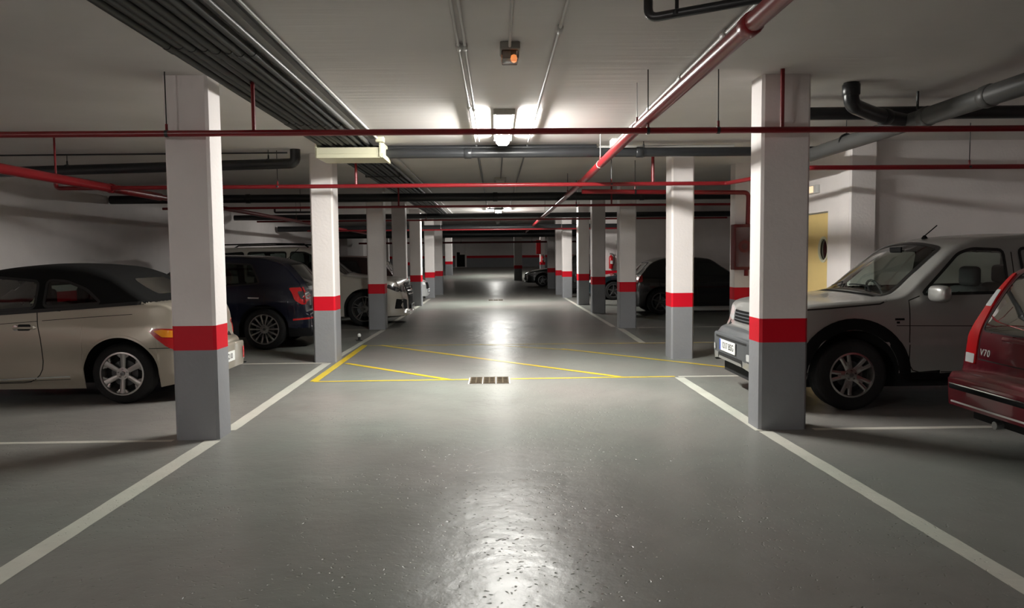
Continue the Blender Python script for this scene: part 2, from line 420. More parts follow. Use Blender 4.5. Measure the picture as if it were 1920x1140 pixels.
strip(WL, (2.70, 6.22), (7.8, 6.20), .08, 'line_white'); strip(WL, (2.24, 9.06), (4.6, 9.06), .08, 'line_white')
strip(WL, (2.5, 12.62), (3.9, 12.62), .06, 'line_white'); strip(WL, (2.9, 15.35), (7.8, 15.3), .09, 'line_white'); strip(WL, (2.9, 19.0), (7.8, 19.0), .09, 'line_white')
strip(WL, (2.9, 22.6), (7.8, 22.6), .09, 'line_white')
strip(YL, (-2.24, 9.04), (2.2, 9.07), .06, 'line_yellow', z=.002)
strip(YL, (-2.24, 9.04), (-2.27, 12.8), .10, 'line_yellow', z=.003)
strip(YL, (-2.2, 12.70), (2.5, 12.62), .05, 'line_yellow', z=.002); strip(YL, (2.5, 12.58), (3.9, 12.56), .04, 'line_yellow', z=.003)
strip(YL, (-2.16, 10.6), (-.60, 9.07), .08, 'line_yellow', z=.0025)
strip(YL, (-2.0, 12.75), (1.52, 9.10), .08, 'line_yellow', z=.0025)
strip(YL, (1.05, 11.95), (3.35, 9.45), .07, 'line_yellow', z=.0025)
strip(YL, (-.3, 12.7), (1.1, 11.85), .05, 'line_yellow', z=.0025)
def grate(x0, x1, y0, y1, label, n=3):
    e = tag(empty('drain_grate', ((x0+x1)/2, (y0+y1)/2, 0)), label, 'drain grate')
    cx, cy_ = (x0+x1)/2, (y0+y1)/2; wd = (x1-x0)/n
    mb = MB(); mb.box((x0-cx-.012,y0-cy_-.012,.0005),(x1-cx+.012,y1-cy_+.012,.0025),'conduit'); mb.build('frame', e)
    for k in range(n):
        a = x0-cx+k*wd+.006; b = a+wd-.012; mb = MB()
        mb.box((a,y0-cy_,.003),(b,y1-cy_,.004),'void')
        yy = y0-cy_
        nb = 9
        for j in range(nb+1):
            yq = yy+(y1-y0-.02)*j/nb; mb.box((a,yq,.004),(b,yq+.02,.009),'brass_grate')
        for xq in (a, (a+b)/2-.008, b-.016): mb.box((xq,yy,.004),(xq+.016,y1-cy_,.010),'brass_grate')
        mb.build('grate_panel', e)
grate(-.335, .145, 8.72, 9.18, 'three-panel metal floor drain grate in the middle of the aisle, on the yellow line')
grate(-.28, .24, 25.5, 25.95, 'small distant floor drain grate under the far lamp')

# ------------------------------------------------------------------ pipes
def pipe(name, pts, r, mat, label, cat='pipe', br=.12, seg=14, hang=(), couplings=(), cmat=None, group=None, hz=H, htube=None):
    pts = [Vector(p) for p in pts]; o0 = pts[0].copy()
    mb = MB(); mb.tube(bend([p-o0 for p in pts], br) if len(pts) > 2 else [p-o0 for p in pts], r, mat, seg)
    o = mb.build(name, loc=o0); tag(o, label, cat, group)
    for h in hang:        # h: x,y,z point on the pipe axis (+ optional rod material, thickness)
        x, y, z = h[:3]; rm = h[3] if len(h) > 3 else 'dark_pipe'; rt = h[4] if len(h) > 4 else .005
        mb = MB(); mb.tube([(x-o0.x, y-o0.y, z+r*.9-o0.z), (x-o0.x, y-o0.y, hz-o0.z)], rt, rm, 8)
        if rt < .01:
            d = (pts[1]-pts[0]).normalized()
            c = Vector((x, y, z))-o0; mb.tube([c-d*.012, c+d*.012], r+.004, rm, 14); mb.tube([c+Vector((0,0,r)), c+Vector((0,0,r+.05))], .011, mat, 8)
        mb.build('hanger', o)
    for c in couplings:
        c = Vector(c); best = None
        for a, b in zip(pts[:-1], pts[1:]):
            d = (b-a); t = max(0, min(1, (c-a).dot(d)/d.dot(d))); q = a+d*t
            if best is None or (q-c).length < best[0]: best = ((q-c).length, q, d.normalized())
        q, d = best[1]-o0, best[2]
        mb = MB(); mb.tube([q-d*.05, q-d*.04, q+d*.04, q+d*.05], [r+.002, r+.010, r+.010, r+.002], cmat or mat, seg); mb.build('coupling', o)
    return o
RP = 'red_pipe'
pipe('sprinkler_pipe', [(-7.75,6.05,2.505),(7.85,6.05,2.505)], .025, RP, 'nearest thin red cross pipe, passing in front of the first columns', hang=[(-2.61,6.05,2.505),(-1.92,6.05,2.505,RP,.016),(1.24,6.05,2.505),(1.81,6.05,2.505),(2.33,6.05,2.505,RP,.018),(5.3,6.05,2.505),(-5.5,6.05,2.505)])
pipe('sprinkler_pipe', [(-6.02,10.4,H-.35),(-6.02,10.4,2.495),(3.24,10.4,2.495),(3.63,8.58,2.49),(7.85,8.58,2.485)], .028, RP, 'bright red cross pipe in front of the second columns, jogging forward at its right end', br=.06,
     hang=[(-3.0,10.4,2.495),(-1.92,10.4,2.495,RP,.018),(1.62,10.4,2.495),(2.2,10.4,2.495,RP,.022),(5.5,8.58,2.487)])
pipe('sprinkler_pipe', [(-6.5,14.75,2.50),(6.4,14.75,2.50)], .024, RP, 'thin red cross pipe in front of the third columns', hang=[(-3.3,14.75,2.5),(-1.9,14.75,2.5,RP,.016),(2.3,14.75,2.5,RP,.016),(1.6,14.75,2.5)])
pipe('sprinkler_pipe', [(-6.5,20.5,2.52),(6.4,20.5,2.52)], .024, RP, 'fourth thin red cross pipe, seen above the dim part of the aisle', hang=[(-1.9,20.5,2.52),(2.3,20.5,2.52)])
pipe('sprinkler_pipe', [(-6.5,25.9,2.45),(6.4,25.9,2.45)], .026, RP, 'fifth thin red cross pipe, just behind the far lamp', hang=[(-1.9,25.9,2.45),(2.3,25.9,2.45)])
pipe('sprinkler_pipe', [(-2.9,36.0,2.60),(2.0,36.0,2.60)], .045, RP, 'thick distant red cross pipe with a bright sheen', hang=[(-1.9,36,2.6),(1.2,36,2.6)])
pipe('sprinkler_pipe', [(-7.5,41.0,2.30),(7.4,41.0,2.30)], .05, RP, 'most distant red cross pipe before the far wall', hang=[(-1.9,41,2.3),(2.0,41,2.3)])
pipe('fire_main', [(1.235,-4,2.60),(1.235,6.2,2.60),(1.30,11.4,2.60),(1.36,36.0,2.60)], .046, RP, 'thick red fire main running along the aisle ceiling, right of the lamps', br=.02,
     hang=[(1.236,6.5,2.60,'steel',.004),(1.27,9.0,2.60,'conduit',.005),(1.31,13.5,2.6),(1.33,20,2.6)], couplings=[(1.235,3.62,2.6),(1.30,11.4,2.6)])
pipe('fire_main', [(-5.32,-4,2.50),(-5.32,12.0,2.50)], .058, RP, 'thick bright red pipe running back along the left bays', couplings=[(-5.32,10.5,2.5)], hang=[(-5.32,9.2,2.5,RP,.012)])
pipe('fire_main', [(-5.32,12.0,2.50),(-5.25,38.0,2.50)], .042, RP, 'thinner red pipe continuing back over the pale off-road car', hang=[(-5.3,14,2.5),(-5.3,20,2.5)])
pipe('sprinkler_pipe', [(-4.75,16.2,2.62),(-4.75,16.2,2.50),(-3.7,16.2,2.50)], .022, 'dark_pipe', 'short dark branch pipe under the second left bay ceiling', br=.03, hang=[(-4.2,16.2,2.5)])
pipe('hydrant_pipe', [(1.35,11.6,2.50),(3.55,11.95,2.50),(4.10,12.02,2.50),(4.10,12.10,1.15)], .036, RP, 'red pipe feeding the hose cabinet, bending down the wall end', br=.09, hang=[(2.2,11.73,2.5)])
DP = 'dark_pipe'
pipe('drain_pipe', [(-1.62,9.80,2.85),(4.30,9.80,2.85)], .060, DP, 'thick dark grey drain pipe crossing right behind the lit lamp', couplings=[(-.35,9.8,2.85),(1.9,9.8,2.85)], hang=[(1.95,9.8,2.85,DP,.006)])
pipe('drain_pipe', [(-1.62,9.95,2.945),(1.35,9.95,2.945)], .035, DP, 'thinner dark pipe close to the ceiling behind the lit lamp', hang=[])
pipe('drain_pipe', [(1.35,9.98,2.945),(3.2,9.98,2.945)], .022, 'conduit', 'pale pipe at the ceiling above the second right column')
pipe('drain_pipe', [(2.7,7.20,2.845),(7.85,7.10,2.845)], .062, DP, 'dark horizontal drain pipe behind the first right column, passing under the ceiling')
pipe('drain_pipe', [(3.92,-3,2.76),(3.92,10.7,2.72)], .082, 'grey_pipe', 'thick grey drain pipe slanting away under the right ceiling', couplings=[(3.92,6.75,2.75),(3.92,5.9,2.75)], hang=[(3.92,6.9,2.75,DP,.012),(3.92,5.3,2.75),(3.92,8.3,2.75)])
pipe('drain_pipe', [(3.13,6.55,H),(3.13,6.55,2.80),(3.45,6.78,2.76),(3.92,7.05,2.74)], .066, DP, 'dark elbow pipe dropping from the ceiling into the thick grey drain', br=.13, couplings=[(3.13,6.55,2.93),(3.6,6.86,2.75)])
pipe('drain_pipe', [(.885,4.32,H),(.885,4.32,2.85),(1.50,3.98,2.86),(2.6,3.4,2.87)], .026, DP, 'thin dark pipe with an elbow at the top edge, over the red main', br=.06, hang=[(1.03,4.24,2.852)])
pipe('drain_pipe', [(-7.7,10.85,2.76),(-2.72,10.30,2.80),(-2.72,10.30,H)], .070, DP, 'dark drain pipe in the left bay with an elbow up beside the second column', br=.10, hang=[(-6.0,10.66,2.78),(-4.4,10.48,2.79),(-3.1,10.35,2.8)])
pipe('conduit_pipe', [(-7.7,10.3,2.93),(-2.8,10.2,2.93)], .011, DP, 'thin conduit just above the dark drain pipe at left')
pipe('drain_pipe', [(-8.0+.25,15.25,2.72),(5.6,15.25,2.72)], .085, DP, 'long dark drain pipe crossing above the third columns', couplings=[(-5,15.25,2.72),(0,15.25,2.72),(3,15.25,2.72)])
pipe('drain_pipe', [(-7.7,22.2,2.72),(7.8,22.2,2.72)], .08, DP, 'long dark drain pipe crossing before the far lamp')
pipe('drain_pipe', [(-7.7,26.6,2.55),(7.8,26.6,2.55)], .10, DP, 'thick dark pipe crossing just behind the far lamp')
pipe('drain_pipe', [(-7.7,33.5,2.53),(7.8,33.5,2.53)], .16, DP, 'distant thick dark pipe above the far columns')
# ceiling conduits along the aisle
pipe('conduit_pipe', [(-.245,-3,2.965),(-.245,9.55,2.965)], .011, 'conduit', 'left tube of the pair of pale ceiling conduits left of the lamps', couplings=[(-.245,5.3,2.965),(-.245,7.4,2.965)])
pipe('conduit_pipe', [(-.200,-3,2.965),(-.200,9.55,2.965)], .011, 'conduit', 'right tube of the pair of pale ceiling conduits left of the lamps', couplings=[(-.2,5.3,2.965),(-.2,7.5,2.965)])
pipe('conduit_pipe', [(.112,-3,2.97),(.112,5.12,2.97),(.112,5.24,2.955)], .010, 'conduit', 'middle ceiling conduit leading to the small emergency light', br=.03)
pipe('conduit_pipe', [(.430,-3,2.965),(.430,9.6,2.965)], .012, 'conduit', 'single pale ceiling conduit right of the lamps', couplings=[(.43,4.9,2.965)])
pipe('conduit_pipe', [(-.24,9.9,2.965),(-.24,24,2.965)], .014, DP, 'darker ceiling conduit beyond the cross pipe, left one of three')
pipe('conduit_pipe', [(.11,9.9,2.965),(.11,14.0,2.965)], .010, DP, 'darker ceiling conduit beyond the cross pipe, leading to the unlit lamp')
pipe('conduit_pipe', [(.43,9.9,2.965),(.43,24,2.965)], .012, DP, 'darker ceiling conduit beyond the cross pipe, right one of three')
pipe('conduit_pipe', [(1.50,-3,2.955),(1.56,9.5,2.955)], .020, 'conduit', 'pale tube on the ceiling beside the red fire main', couplings=[(1.51,5.0,2.955),(1.53,6.2,2.955),(1.54,7.5,2.955)])
mb = MB(); mb.box((1.585,-3,H-.036),(1.64,9.5,H-.001),'conduit'); tag(mb.build('cable_trunking'), 'flat pale cable trunking beside the tube next to the red fire main', 'cable trunking')
mb = MB(); mb.box((-.06,-.10,-.05),(.06,.10,.05),'box_white',.01); tag(mb.build('junction_box', loc=(1.55,9.62,H-.05)), 'white junction box where the pale right-hand conduit ends', 'junction box')
# black tube bank at left
for k in range(8):
    x = -2.155+k*.070; z = 2.915+(.010 if k % 2 else 0)
    mb = MB(); L0, L1 = -4.0, 27.0
    mb.tube([(0, 0, 0), (0, L1-L0, 0)], .030, 'tube_black', 12)
    for y in (5.1, 7.9, 11.2, 14.3): mb.tube([(0,y-L0-.06+k*.03,0),(0,y-L0+.06+k*.03,0)], .0335, 'tube_black', 12)
    nm = ['first','second','third','fourth','fifth','sixth','seventh','eighth'][k]
    tag(mb.build('service_tube', loc=(x, L0, z)), f'{nm} tube from the left in the black bank under the ceiling', 'pipe', 'black tube bank along the left ceiling')
for k, (x, r, z, m, lb) in enumerate([(-1.575,.022,2.93,'grey_pipe','mid grey tube beside the black tube bank'),(-1.44,.012,2.965,'conduit','thin white conduit at the right of the black tube bank, fixed to the ceiling')]):
    pipe('conduit_pipe', [(x,-4,z),(x,27,z)], r, m, lb, hang=())
mb = MB(); mb.box((-1.52,-4,H-.031),(-1.475,9.25,H-.001),'grey_pipe'); tag(mb.build('cable_trunking'), 'flat grey cable trunking between the black tubes and the thin white conduit', 'cable trunking')
for y, lb in ((12.8, 'dark metal strap under the black tube bank, just beyond the cream carrier'), (17.6, 'dark metal strap under the black tube bank, farthest down the aisle')):
    mb = MB(); mb.box((-.29,-.02,-.012),(.29,.02,.0),'tube_black'); mb.box((-.29,-.02,-.012),(-.278,.02,H-2.882),'tube_black'); mb.box((.278,-.02,-.012),(.29,.02,H-2.882),'tube_black')
    tag(mb.build('pipe_bracket', loc=(-1.91, y, 2.882)), lb, 'bracket')
# cream U-shaped cover under the tube bank
e = tag(empty('cable_bracket', (-1.80, 9.33, 2.752)), 'cream metal U-shaped carrier under the black tube bank, by the second left column', 'bracket')
mb = MB(); mb.box((-.40,0,0),(.39,.62,.014),'cream'); mb.box((-.40,-.008,-.012),(.39,.004,.115),'cream'); mb.box((-.40,-.014,.035),(.39,-.006,.045),'cream'); mb.build('tray_base', e)
mb = MB(); mb.box((.375,-.02,0),(.393,.62,.205),'cream'); mb.box((.393,-.02,-.012),(.42,.62,.045),'cream'); mb.build('side_plate', e)
mb = MB(); mb.box((-.42,-.0,0),(-.40,.60,.235),'cream'); mb.build('side_plate', e)
mb = MB(); mb.box((.34,-.10,.17),(.44,.02,.232),'cream',.006); mb.build('end_box', e)

# ------------------------------------------------------------------ lamps
def ceiling_lamp(x, y0, y1, mat, label, wd=.22, zb=2.875):
    e = tag(empty('ceiling_lamp', (x, (y0+y1)/2, H)), label, 'ceiling lamp')
    L_ = (y1-y0)/2; hb = zb-H
    mb = MB(); mb.box((-wd/2,-L_,-.045),(wd/2,L_,0),'lamp_base',.008); mb.build('housing', e)
    mb = MB(); n = 0; w2 = wd/2-.030
    prof = [(-w2,-.035),(-w2,-.085),(-w2+.028,hb),(w2-.028,hb),(w2,-.085),(w2,-.035)]
    for y in (-L_+.02, L_-.02): mb.v += [(a, y, b) for a, b in prof]
    for k in range(5): mb.face((k, k+1, 6+k+1, 6+k), mat)
    mb.face((0,1,2,3,4,5), mat if mat == 'lamp_off' else 'lamp_tip'); mb.face((6,7,8,9,10,11), mat if mat == 'lamp_off' else 'lamp_tip')
    mb.build('diffuser', e)
    for s in (-1, 1):
        mb = MB(); mb.box((-wd/2,s*L_-.02 if s > 0 else -L_-.004,-.058),(wd/2,s*L_+.004 if s > 0 else -L_+.02,0),'lamp_base',.004); mb.build('end_cap', e)
    return e
ceiling_lamp(.10, 7.60, 9.32, 'lamp_on', 'brightly lit fluorescent ceiling lamp nearest the camera')
ceiling_lamp(.10, 14.1, 15.1, 'lamp_off', 'unlit ceiling lamp between the two lit ones')
ceiling_lamp(.10, 22.9, 24.5, 'lamp_far', 'small lit ceiling lamp far down the aisle')
ceiling_lamp(.10, 30.6, 32.0, 'lamp_off', 'distant unlit ceiling lamp beyond the far lit one')
ceiling_lamp(.0, 49.8, 51.2, 'lamp_end', 'most distant lit ceiling lamp, hidden behind the pipes')
ceiling_lamp(.10, -7.9, -6.3, 'fill_dim', 'faint fill lamp added behind the viewer, over the aisle')  # unseen fixture added as weak fill for the faces turned to the camera
ceiling_lamp(-5.6, -2.4, -0.8, 'fill_rear', 'fill lamp added behind the viewer, over the left bays')  # added out of view to brighten the left columns, cars and ceiling
# two arms seen on the far lamp
mb = MB(); mb.box((-.25,-.03,-.07),(.25,.03,-.04),'dark_pipe'); mb.box((-.20,-.03,-.045),(-.17,.03,.0),'dark_pipe'); mb.box((.17,-.03,-.045),(.20,.03,0),'dark_pipe')
tag(mb.build('lamp_bracket', loc=(.02,22.4,H)), 'dark bracket on the ceiling in front of the far lit lamp', 'bracket')
e = tag(empty('emergency_light', (.115, 5.35, H)), 'small clear emergency light on the ceiling with an orange glow', 'emergency light')
mb = MB(); mb.box((-.07,-.10,-.05),(.07,.12,0),'lamp_base',.008); mb.build('housing', e)
mb = MB(); mb.box((-.062,-.085,-.115),(.062,.105,-.05),'lens',.015); mb.build('lens', e)
mb = MB(); mb.lathe([(.001,-.03),(.018,-.022),(.024,0),(.018,.022),(.001,.03)],'led_orange',16,'z',(.028,0,-.092)); mb.build('indicator', e)
mb = MB(); mb.box((-.052,-.06,-.108),(.004,.06,-.052),'box_white',.004); mb.build('battery_box', e)
e = tag(empty('exit_light', (4.70, 10.9, 2.44)), 'small amber-glowing emergency light on the wall above the yellow door', 'emergency light')
mb = MB(); mb.box((-.05,-.17,-.06),(0,.17,.06),'box_white',.008); mb.build('housing', e)
mb = MB(); mb.box((-.062,-.05,-.045),(-.05,.15,.045),'exit_glow'); mb.build('lens', e)

# ------------------------------------------------------------------ fire fittings
e = tag(empty('hose_cabinet', (4.04, 12.20, 1.25)), 'dark red fire hose cabinet on the wall end left of the nearest right column', 'fire hose cabinet')
mb = MB(); mb.box((-.17,-.20,0),(.19,0,.74),'cabinet_red',.01); mb.build('case', e)
mb = MB(); mb.box((-.15,-.212,.05),(.13,-.20,.69),'cabinet_glass'); mb.build('door', e)
mb = MB(); mb.lathe([(.05,-.218),(.10,-.218),(.10,-.212),(.05,-.212)],'cabinet_red',24,'y',(-.01,0,.38),True); mb.build('hose_reel', e)
e = tag(empty('hose_cabinet', (2.90, 50.3, 1.65)), 'distant bright red hose cabinet on a far column', 'fire hose cabinet')
mb = MB(); mb.box((-.17,-.15,0),(.14,.15,.95),'red_pipe',.01); mb.build('case', e)
mb = MB(); mb.box((-.12,-.16,.05),(.10,-.15,.90),'extinguisher'); mb.build('door', e)
def extinguisher(x, y, z, label):
    e = tag(empty('fire_extinguisher', (x, y, z)), label, 'fire extinguisher')
    mb = MB(); mb.lathe([(.001,0),(.07,.0),(.08,.02),(.08,.40),(.06,.46),(.025,.49),(.02,.52),(.001,.52)],'extinguisher',24,'z'); mb.build('cylinder', e)
    mb = MB(); mb.box((-.05,-.012,.52),(.06,.012,.54),'black_plastic'); mb.box((-.05,-.012,.56),(.08,.012,.575),'black_plastic'); mb.box((-.02,-.015,.50),(.02,.015,.57),'steel'); mb.build('handle', e)
    mb = MB(); mb.tube(bend([(.03,0,.53),(.11,-.02,.5),(.11,-.03,.25),(.09,-.04,.12)],.05),.010,'black_plastic',8); mb.build('hose', e)
    mb = MB(); mb.box((-.045,-.083,.18),(.045,-.068,.30),'plate_white'); mb.build('information_label', e)
extinguisher(4.25, 27.39, 1.02, 'red fire extinguisher on the white wall seen between the right columns')
extinguisher(3.17, 50.41, 1.05, 'distant red extinguisher below the far red cabinet')
e = tag(empty('wall_box', (4.52, 27.5, 1.9)), 'thin grey sign edge on the white wall above the extinguisher', 'wall box')
mb = MB(); mb.box((-.06,-.06,-.16),(.0,0,.16),'conduit',.005); mb.build('case', e)

# ------------------------------------------------------------------ small floor things
e = tag(empty('floor_marker', (-2.50, 13.5, 0)), 'small white round-topped floor marker beside the line, right of the second left column', 'floor marker')
mb = MB(); mb.lathe([(.06,0),(.06,.01),(.022,.015),(.02,.07)],'dark_pipe',16,'z'); mb.build('base', e)
mb = MB(); mb.lathe([(.001,.07),(.026,.075),(.036,.10),(.026,.13),(.001,.14)],'plate_white',16,'z'); mb.build('knob', e)
e = tag(empty('floor_marker', (-3.72, 10.85, 0)), 'small white round-topped floor marker behind the beige car bumper', 'floor marker')
mb = MB(); mb.lathe([(.06,0),(.06,.01),(.022,.015),(.02,.05)],'dark_pipe',16,'z'); mb.build('base', e)
mb = MB(); mb.lathe([(.001,.05),(.026,.055),(.034,.08),(.026,.11),(.001,.12)],'plate_white',16,'z'); mb.build('knob', e)
mb = MB(); mb.box((-.14,-.05,0),(.16,.05,.07),'wood',.008); tag(mb.build('wood_block', loc=(3.02,7.75,0)), 'pale wooden block on the floor under the silver car, lower one', 'wood block')
mb = MB(); mb.box((-.11,-.05,0),(.10,.05,.05),'seat_red',.006); tag(mb.build('wood_block', loc=(3.0,7.78,.071)), 'dark brown board lying on the lower wooden block', 'wood block')
mb = MB(); mb.box((-.07,-.05,0),(.06,.05,.09),'wood',.008); tag(mb.build('wood_block', loc=(2.98,7.78,.122)), 'pale wooden block on top of the small stack', 'wood block')

# ------------------------------------------------------------------ cars
def pchip(pts):
    pts = sorted(pts); X = [p[0] for p in pts]; Y = [p[1] for p in pts]; n = len(X)
    if n == 1: return lambda x: Y[0]
    h = [max(1e-6, X[i+1]-X[i]) for i in range(n-1)]; dl = [(Y[i+1]-Y[i])/h[i] for i in range(n-1)]
    m = [0]*n; m[0] = dl[0]; m[-1] = dl[-1]
    for i in range(1, n-1):
        if dl[i-1]*dl[i] <= 0: m[i] = 0
        else:
            w1 = 2*h[i]+h[i-1]; w2 = h[i]+2*h[i-1]; m[i] = (w1+w2)/(w1/dl[i-1]+w2/dl[i])
    def f(x):
        if x <= X[0]: return Y[0]
        if x >= X[-1]: return Y[-1]
        lo = 0
        for i in range(n-1):
            if X[i] <= x <= X[i+1]: lo = i; break
        t = (x-X[lo])/h[lo]; t2 = t*t; t3 = t2*t
        return (2*t3-3*t2+1)*Y[lo]+(t3-2*t2+t)*h[lo]*m[lo]+(-2*t3+3*t2)*Y[lo+1]+(t3-t2)*h[lo]*m[lo+1]
    return f
def inpoly(p, poly):
    x, y = p; c = False; j = len(poly)-1
    for i in range(len(poly)):
        xi, yi = poly[i]; xj, yj = poly[j]
        if (yi > y) != (yj > y) and x < (xj-xi)*(y-yi)/(yj-yi)+xi: c = not c
        j = i
    return c
def rpoly(poly, r, n=4):
    """round polygon corners"""
    out = []; N = len(poly)
    for i in range(N):
        a, b, c = Vector(poly[i-1]), Vector(poly[i]), Vector(poly[(i+1) % N])
        d1 = a-b; d2 = c-b; rr = min(r, d1.length*.4, d2.length*.4); d1.normalize(); d2.normalize()
        p1 = b+d1*rr; p2 = b+d2*rr
        for k in range(n+1):
            t = k/n; q = p1*(1-t)**2+b*2*t*(1-t)+p2*t*t; out.append((q.x, q.y))
    return out
class Car:
    def __init__(s, name, loc, rz, label, paint, top, width, side, wb, wr, arch=None, bot=.18, fo=.85, crown=.03,
                 corner=None, qf=None, bulge=None, wheel_y=None, cx=0.0, cat='car', fine=True, paintf=None):
        s.root = tag(empty(name, loc, rz), label, cat)
        s.wb = wb; s.wr = wr; s.paint = paint; s.regions = []; s.holes = []; s.sideS = pchip(side)
        T = pchip(top); W = pchip(width); s.T = T; s.W = W; R = pchip(corner or [(-9, .07), (9, .07)]); Q = pchip(qf or [(-9, 0), (9, 0)])
        ar = arch or wr+.07; s.ar = ar; wz = wr; xn = top[0][0]; xt = top[-1][0]; s.xn, s.xt = xn, xt
        def bott(x):
            b = bot(x) if callable(bot) else bot
            for xw in (0.0, -wb):
                d = abs(x-xw)
                if d < ar: b = max(b, wz+math.sqrt(max(0, ar*ar-d*d)))
            return b
        # stations
        xs = set(); step = .035 if fine else .07
        n = int((xn-xt)/step)
        for i in range(n+1): xs.add(round(xn+(xt-xn)*i/n, 4))
        for xw in (0.0, -wb):
            for k in range(1, 24): xs.add(round(xw+ar*math.cos(PI*k/24), 4))
            xs.add(round(xw+ar+.001, 4)); xs.add(round(xw-ar-.001, 4))
        pt = sorted(top)
        for (xa, za), (xb, zb_) in zip(pt[:-1], pt[1:]):
            m = max(1, int(abs(zb_-za)/.025)+1)
            for k in range(m+1): xs.add(round(xa+(xb-xa)*k/m, 4))
        for e_, sg in ((xn, -1), (xt, 1)):
            for q in (.002, .006, .012, .02, .03, .045, .06, .08, .1, .125): xs.add(round(e_+sg*q, 4))
        xs = sorted(x for x in xs if xt <= x <= xn); out = [xs[0]]
        for x in xs[1:]:
            if x-out[-1] > .0015: out.append(x)
        xs = out
        K = 34 if fine else 20; NC = 6; NT = 12 if fine else 8
        V = []; rows = []
        for x in xs:
            w = W(x); q = Q(x); zb = bott(x)
            ze = T(max(xt, min(xn, x+q))); r = min(R(x), max(.004, (ze-zb)*.4)); ze = max(ze, zb+.03)
            zc = ze-r; row = []
            def yy(z):
                y = w*s.sideS(z)
                if bulge: y += bulge(x, z)
                return y
            for k in range(K+1):
                z = zb+(zc-zb)*k/K; row.append((x, yy(z), z))
            ye = yy(zc); ry = min(r*1.15, ye*.45); yi = ye-ry
            zt_e = ze-crown*0
            def tz(y):
                return max(T(max(xt, min(xn, x+q*(y/max(.01, ye))**2))), zb+.03)-crown*(y/max(.01, ye))**2
            zi = tz(yi)
            if zi < zc: zc2 = zi-.001
            for k in range(1, NC+1):
                a = PI/2*k/NC; row.append((x, yi+ry*math.cos(a), zc+(zi-zc)*math.sin(a)))
            for k in range(1, NT+1):
                y = yi*(1-k/NT); row.append((x, y, tz(y)))
            full = row+[(a, -b, c) for a, b, c in row[-2::-1]]
            rows.append(full)
        P = len(rows[0])
        for r_ in rows: V += r_
        F = []
        for i in range(len(rows)-1):
            for j in range(P-1): F.append((i*P+j, i*P+j+1, (i+1)*P+j+1, (i+1)*P+j))
        s.nF = len(F)
        for i in (0, len(rows)-1):     # end caps
            for j in range((P-1)//2):
                F.append((i*P+j, i*P+j+1, i*P+P-2-j, i*P+P-1-j))
        s.V, s.F = V, F
        me = bpy.data.meshes.new('tmp'); me.from_pydata(V, [], F)
        bm = bmesh.new(); bm.from_mesh(me); bmesh.ops.remove_doubles(bm, verts=bm.verts, dist=.00005)
        bmesh.ops.recalc_face_normals(bm, faces=bm.faces)
        bm.faces.ensure_lookup_table()
        tot = sum(f.normal.x*(f.calc_center_median().x-(xn+xt)/2)*f.calc_area()+f.normal.y*f.calc_center_median().y*f.calc_area() for f in bm.faces)
        if tot < 0: bmesh.ops.reverse_faces(bm, faces=bm.faces)
        bm.normal_update()
        bm.verts.index_update(); bm.faces.ensure_lookup_table()
        s.bv = [v.co.copy() for v in bm.verts]
        # smooth normals with 45 degree split kept simple: vertex normals
        s.bn = [v.normal.copy() for v in bm.verts]
        s.bf = [[v.index for v in f.verts] for f in bm.faces]; s.fc = [f.calc_center_median().copy() for f in bm.faces]; s.fn = [f.normal.copy() for f in bm.faces]
        s.fflat = []
        for f in bm.faces:
            s.fflat.append(False)
        s.bvh = BVHTree.FromPolygons(s.bv, s.bf); bm.free(); bpy.data.meshes.remove(me)
    AX = {'L': (1, Vector((0,-1,0))), 'R': (1, Vector((0,1,0))), 'T': (2, Vector((0,0,-1))), 'F': (0, Vector((-1,0,0))), 'B': (0, Vector((1,0,0)))}
    def to2(s, ax, p): return (p.x, p.z) if ax in 'LR' else ((p.x, p.y) if ax == 'T' else (p.y, p.z))
    def cast(s, ax, q, off=0.0):
        if ax in 'LR': o = Vector((q[0], 3 if ax == 'L' else -3, q[1]))
        elif ax == 'T': o = Vector((q[0], q[1], 5))
        else: o = Vector((8 if ax == 'F' else -12, q[0], q[1]))
        d = s.AX[ax][1]; hit, nrm, _, dist = s.bvh.ray_cast(o, d)
        if hit is not None and ax in 'LR' and abs(hit.y) < .66*s.W(q[0]): hit = None
        if hit is None:
            # nearest surface point to the line in the outer zone
            o2 = Vector(o); 
            if ax in 'LR': o2.y = .8 if ax == 'L' else -.8
            elif ax == 'T': o2.z = 1.2
            else: o2.x = s.xn if ax == 'F' else s.xt
            hit, nrm, _, _ = s.bvh.find_nearest(o2)
        if nrm.dot(d) > 0: nrm = -nrm
        return hit+nrm*off, nrm
    def sel(s, ax, poly, i):
        n = s.fn[i]
        if ax == 'L' and (n.y < .25 or s.fc[i].y < 0): return False
        if ax == 'R' and (n.y > -.25 or s.fc[i].y > 0): return False
        if ax == 'T' and n.z < .08: return False
        if ax == 'F' and n.x < .15: return False
        if ax == 'B' and n.x > -.15: return False
        return inpoly(s.to2(ax, s.fc[i]), poly)
    def region(s, name, ax, poly, mat=None): s.regions.append((name, ax, poly, mat))
    def hole(s, ax, poly):
        c = Vector((sum(p[0] for p in poly)/len(poly), sum(p[1] for p in poly)/len(poly)))
        s.holes.append((ax, [tuple(c+(Vector(p)-c)*.975) for p in poly]))
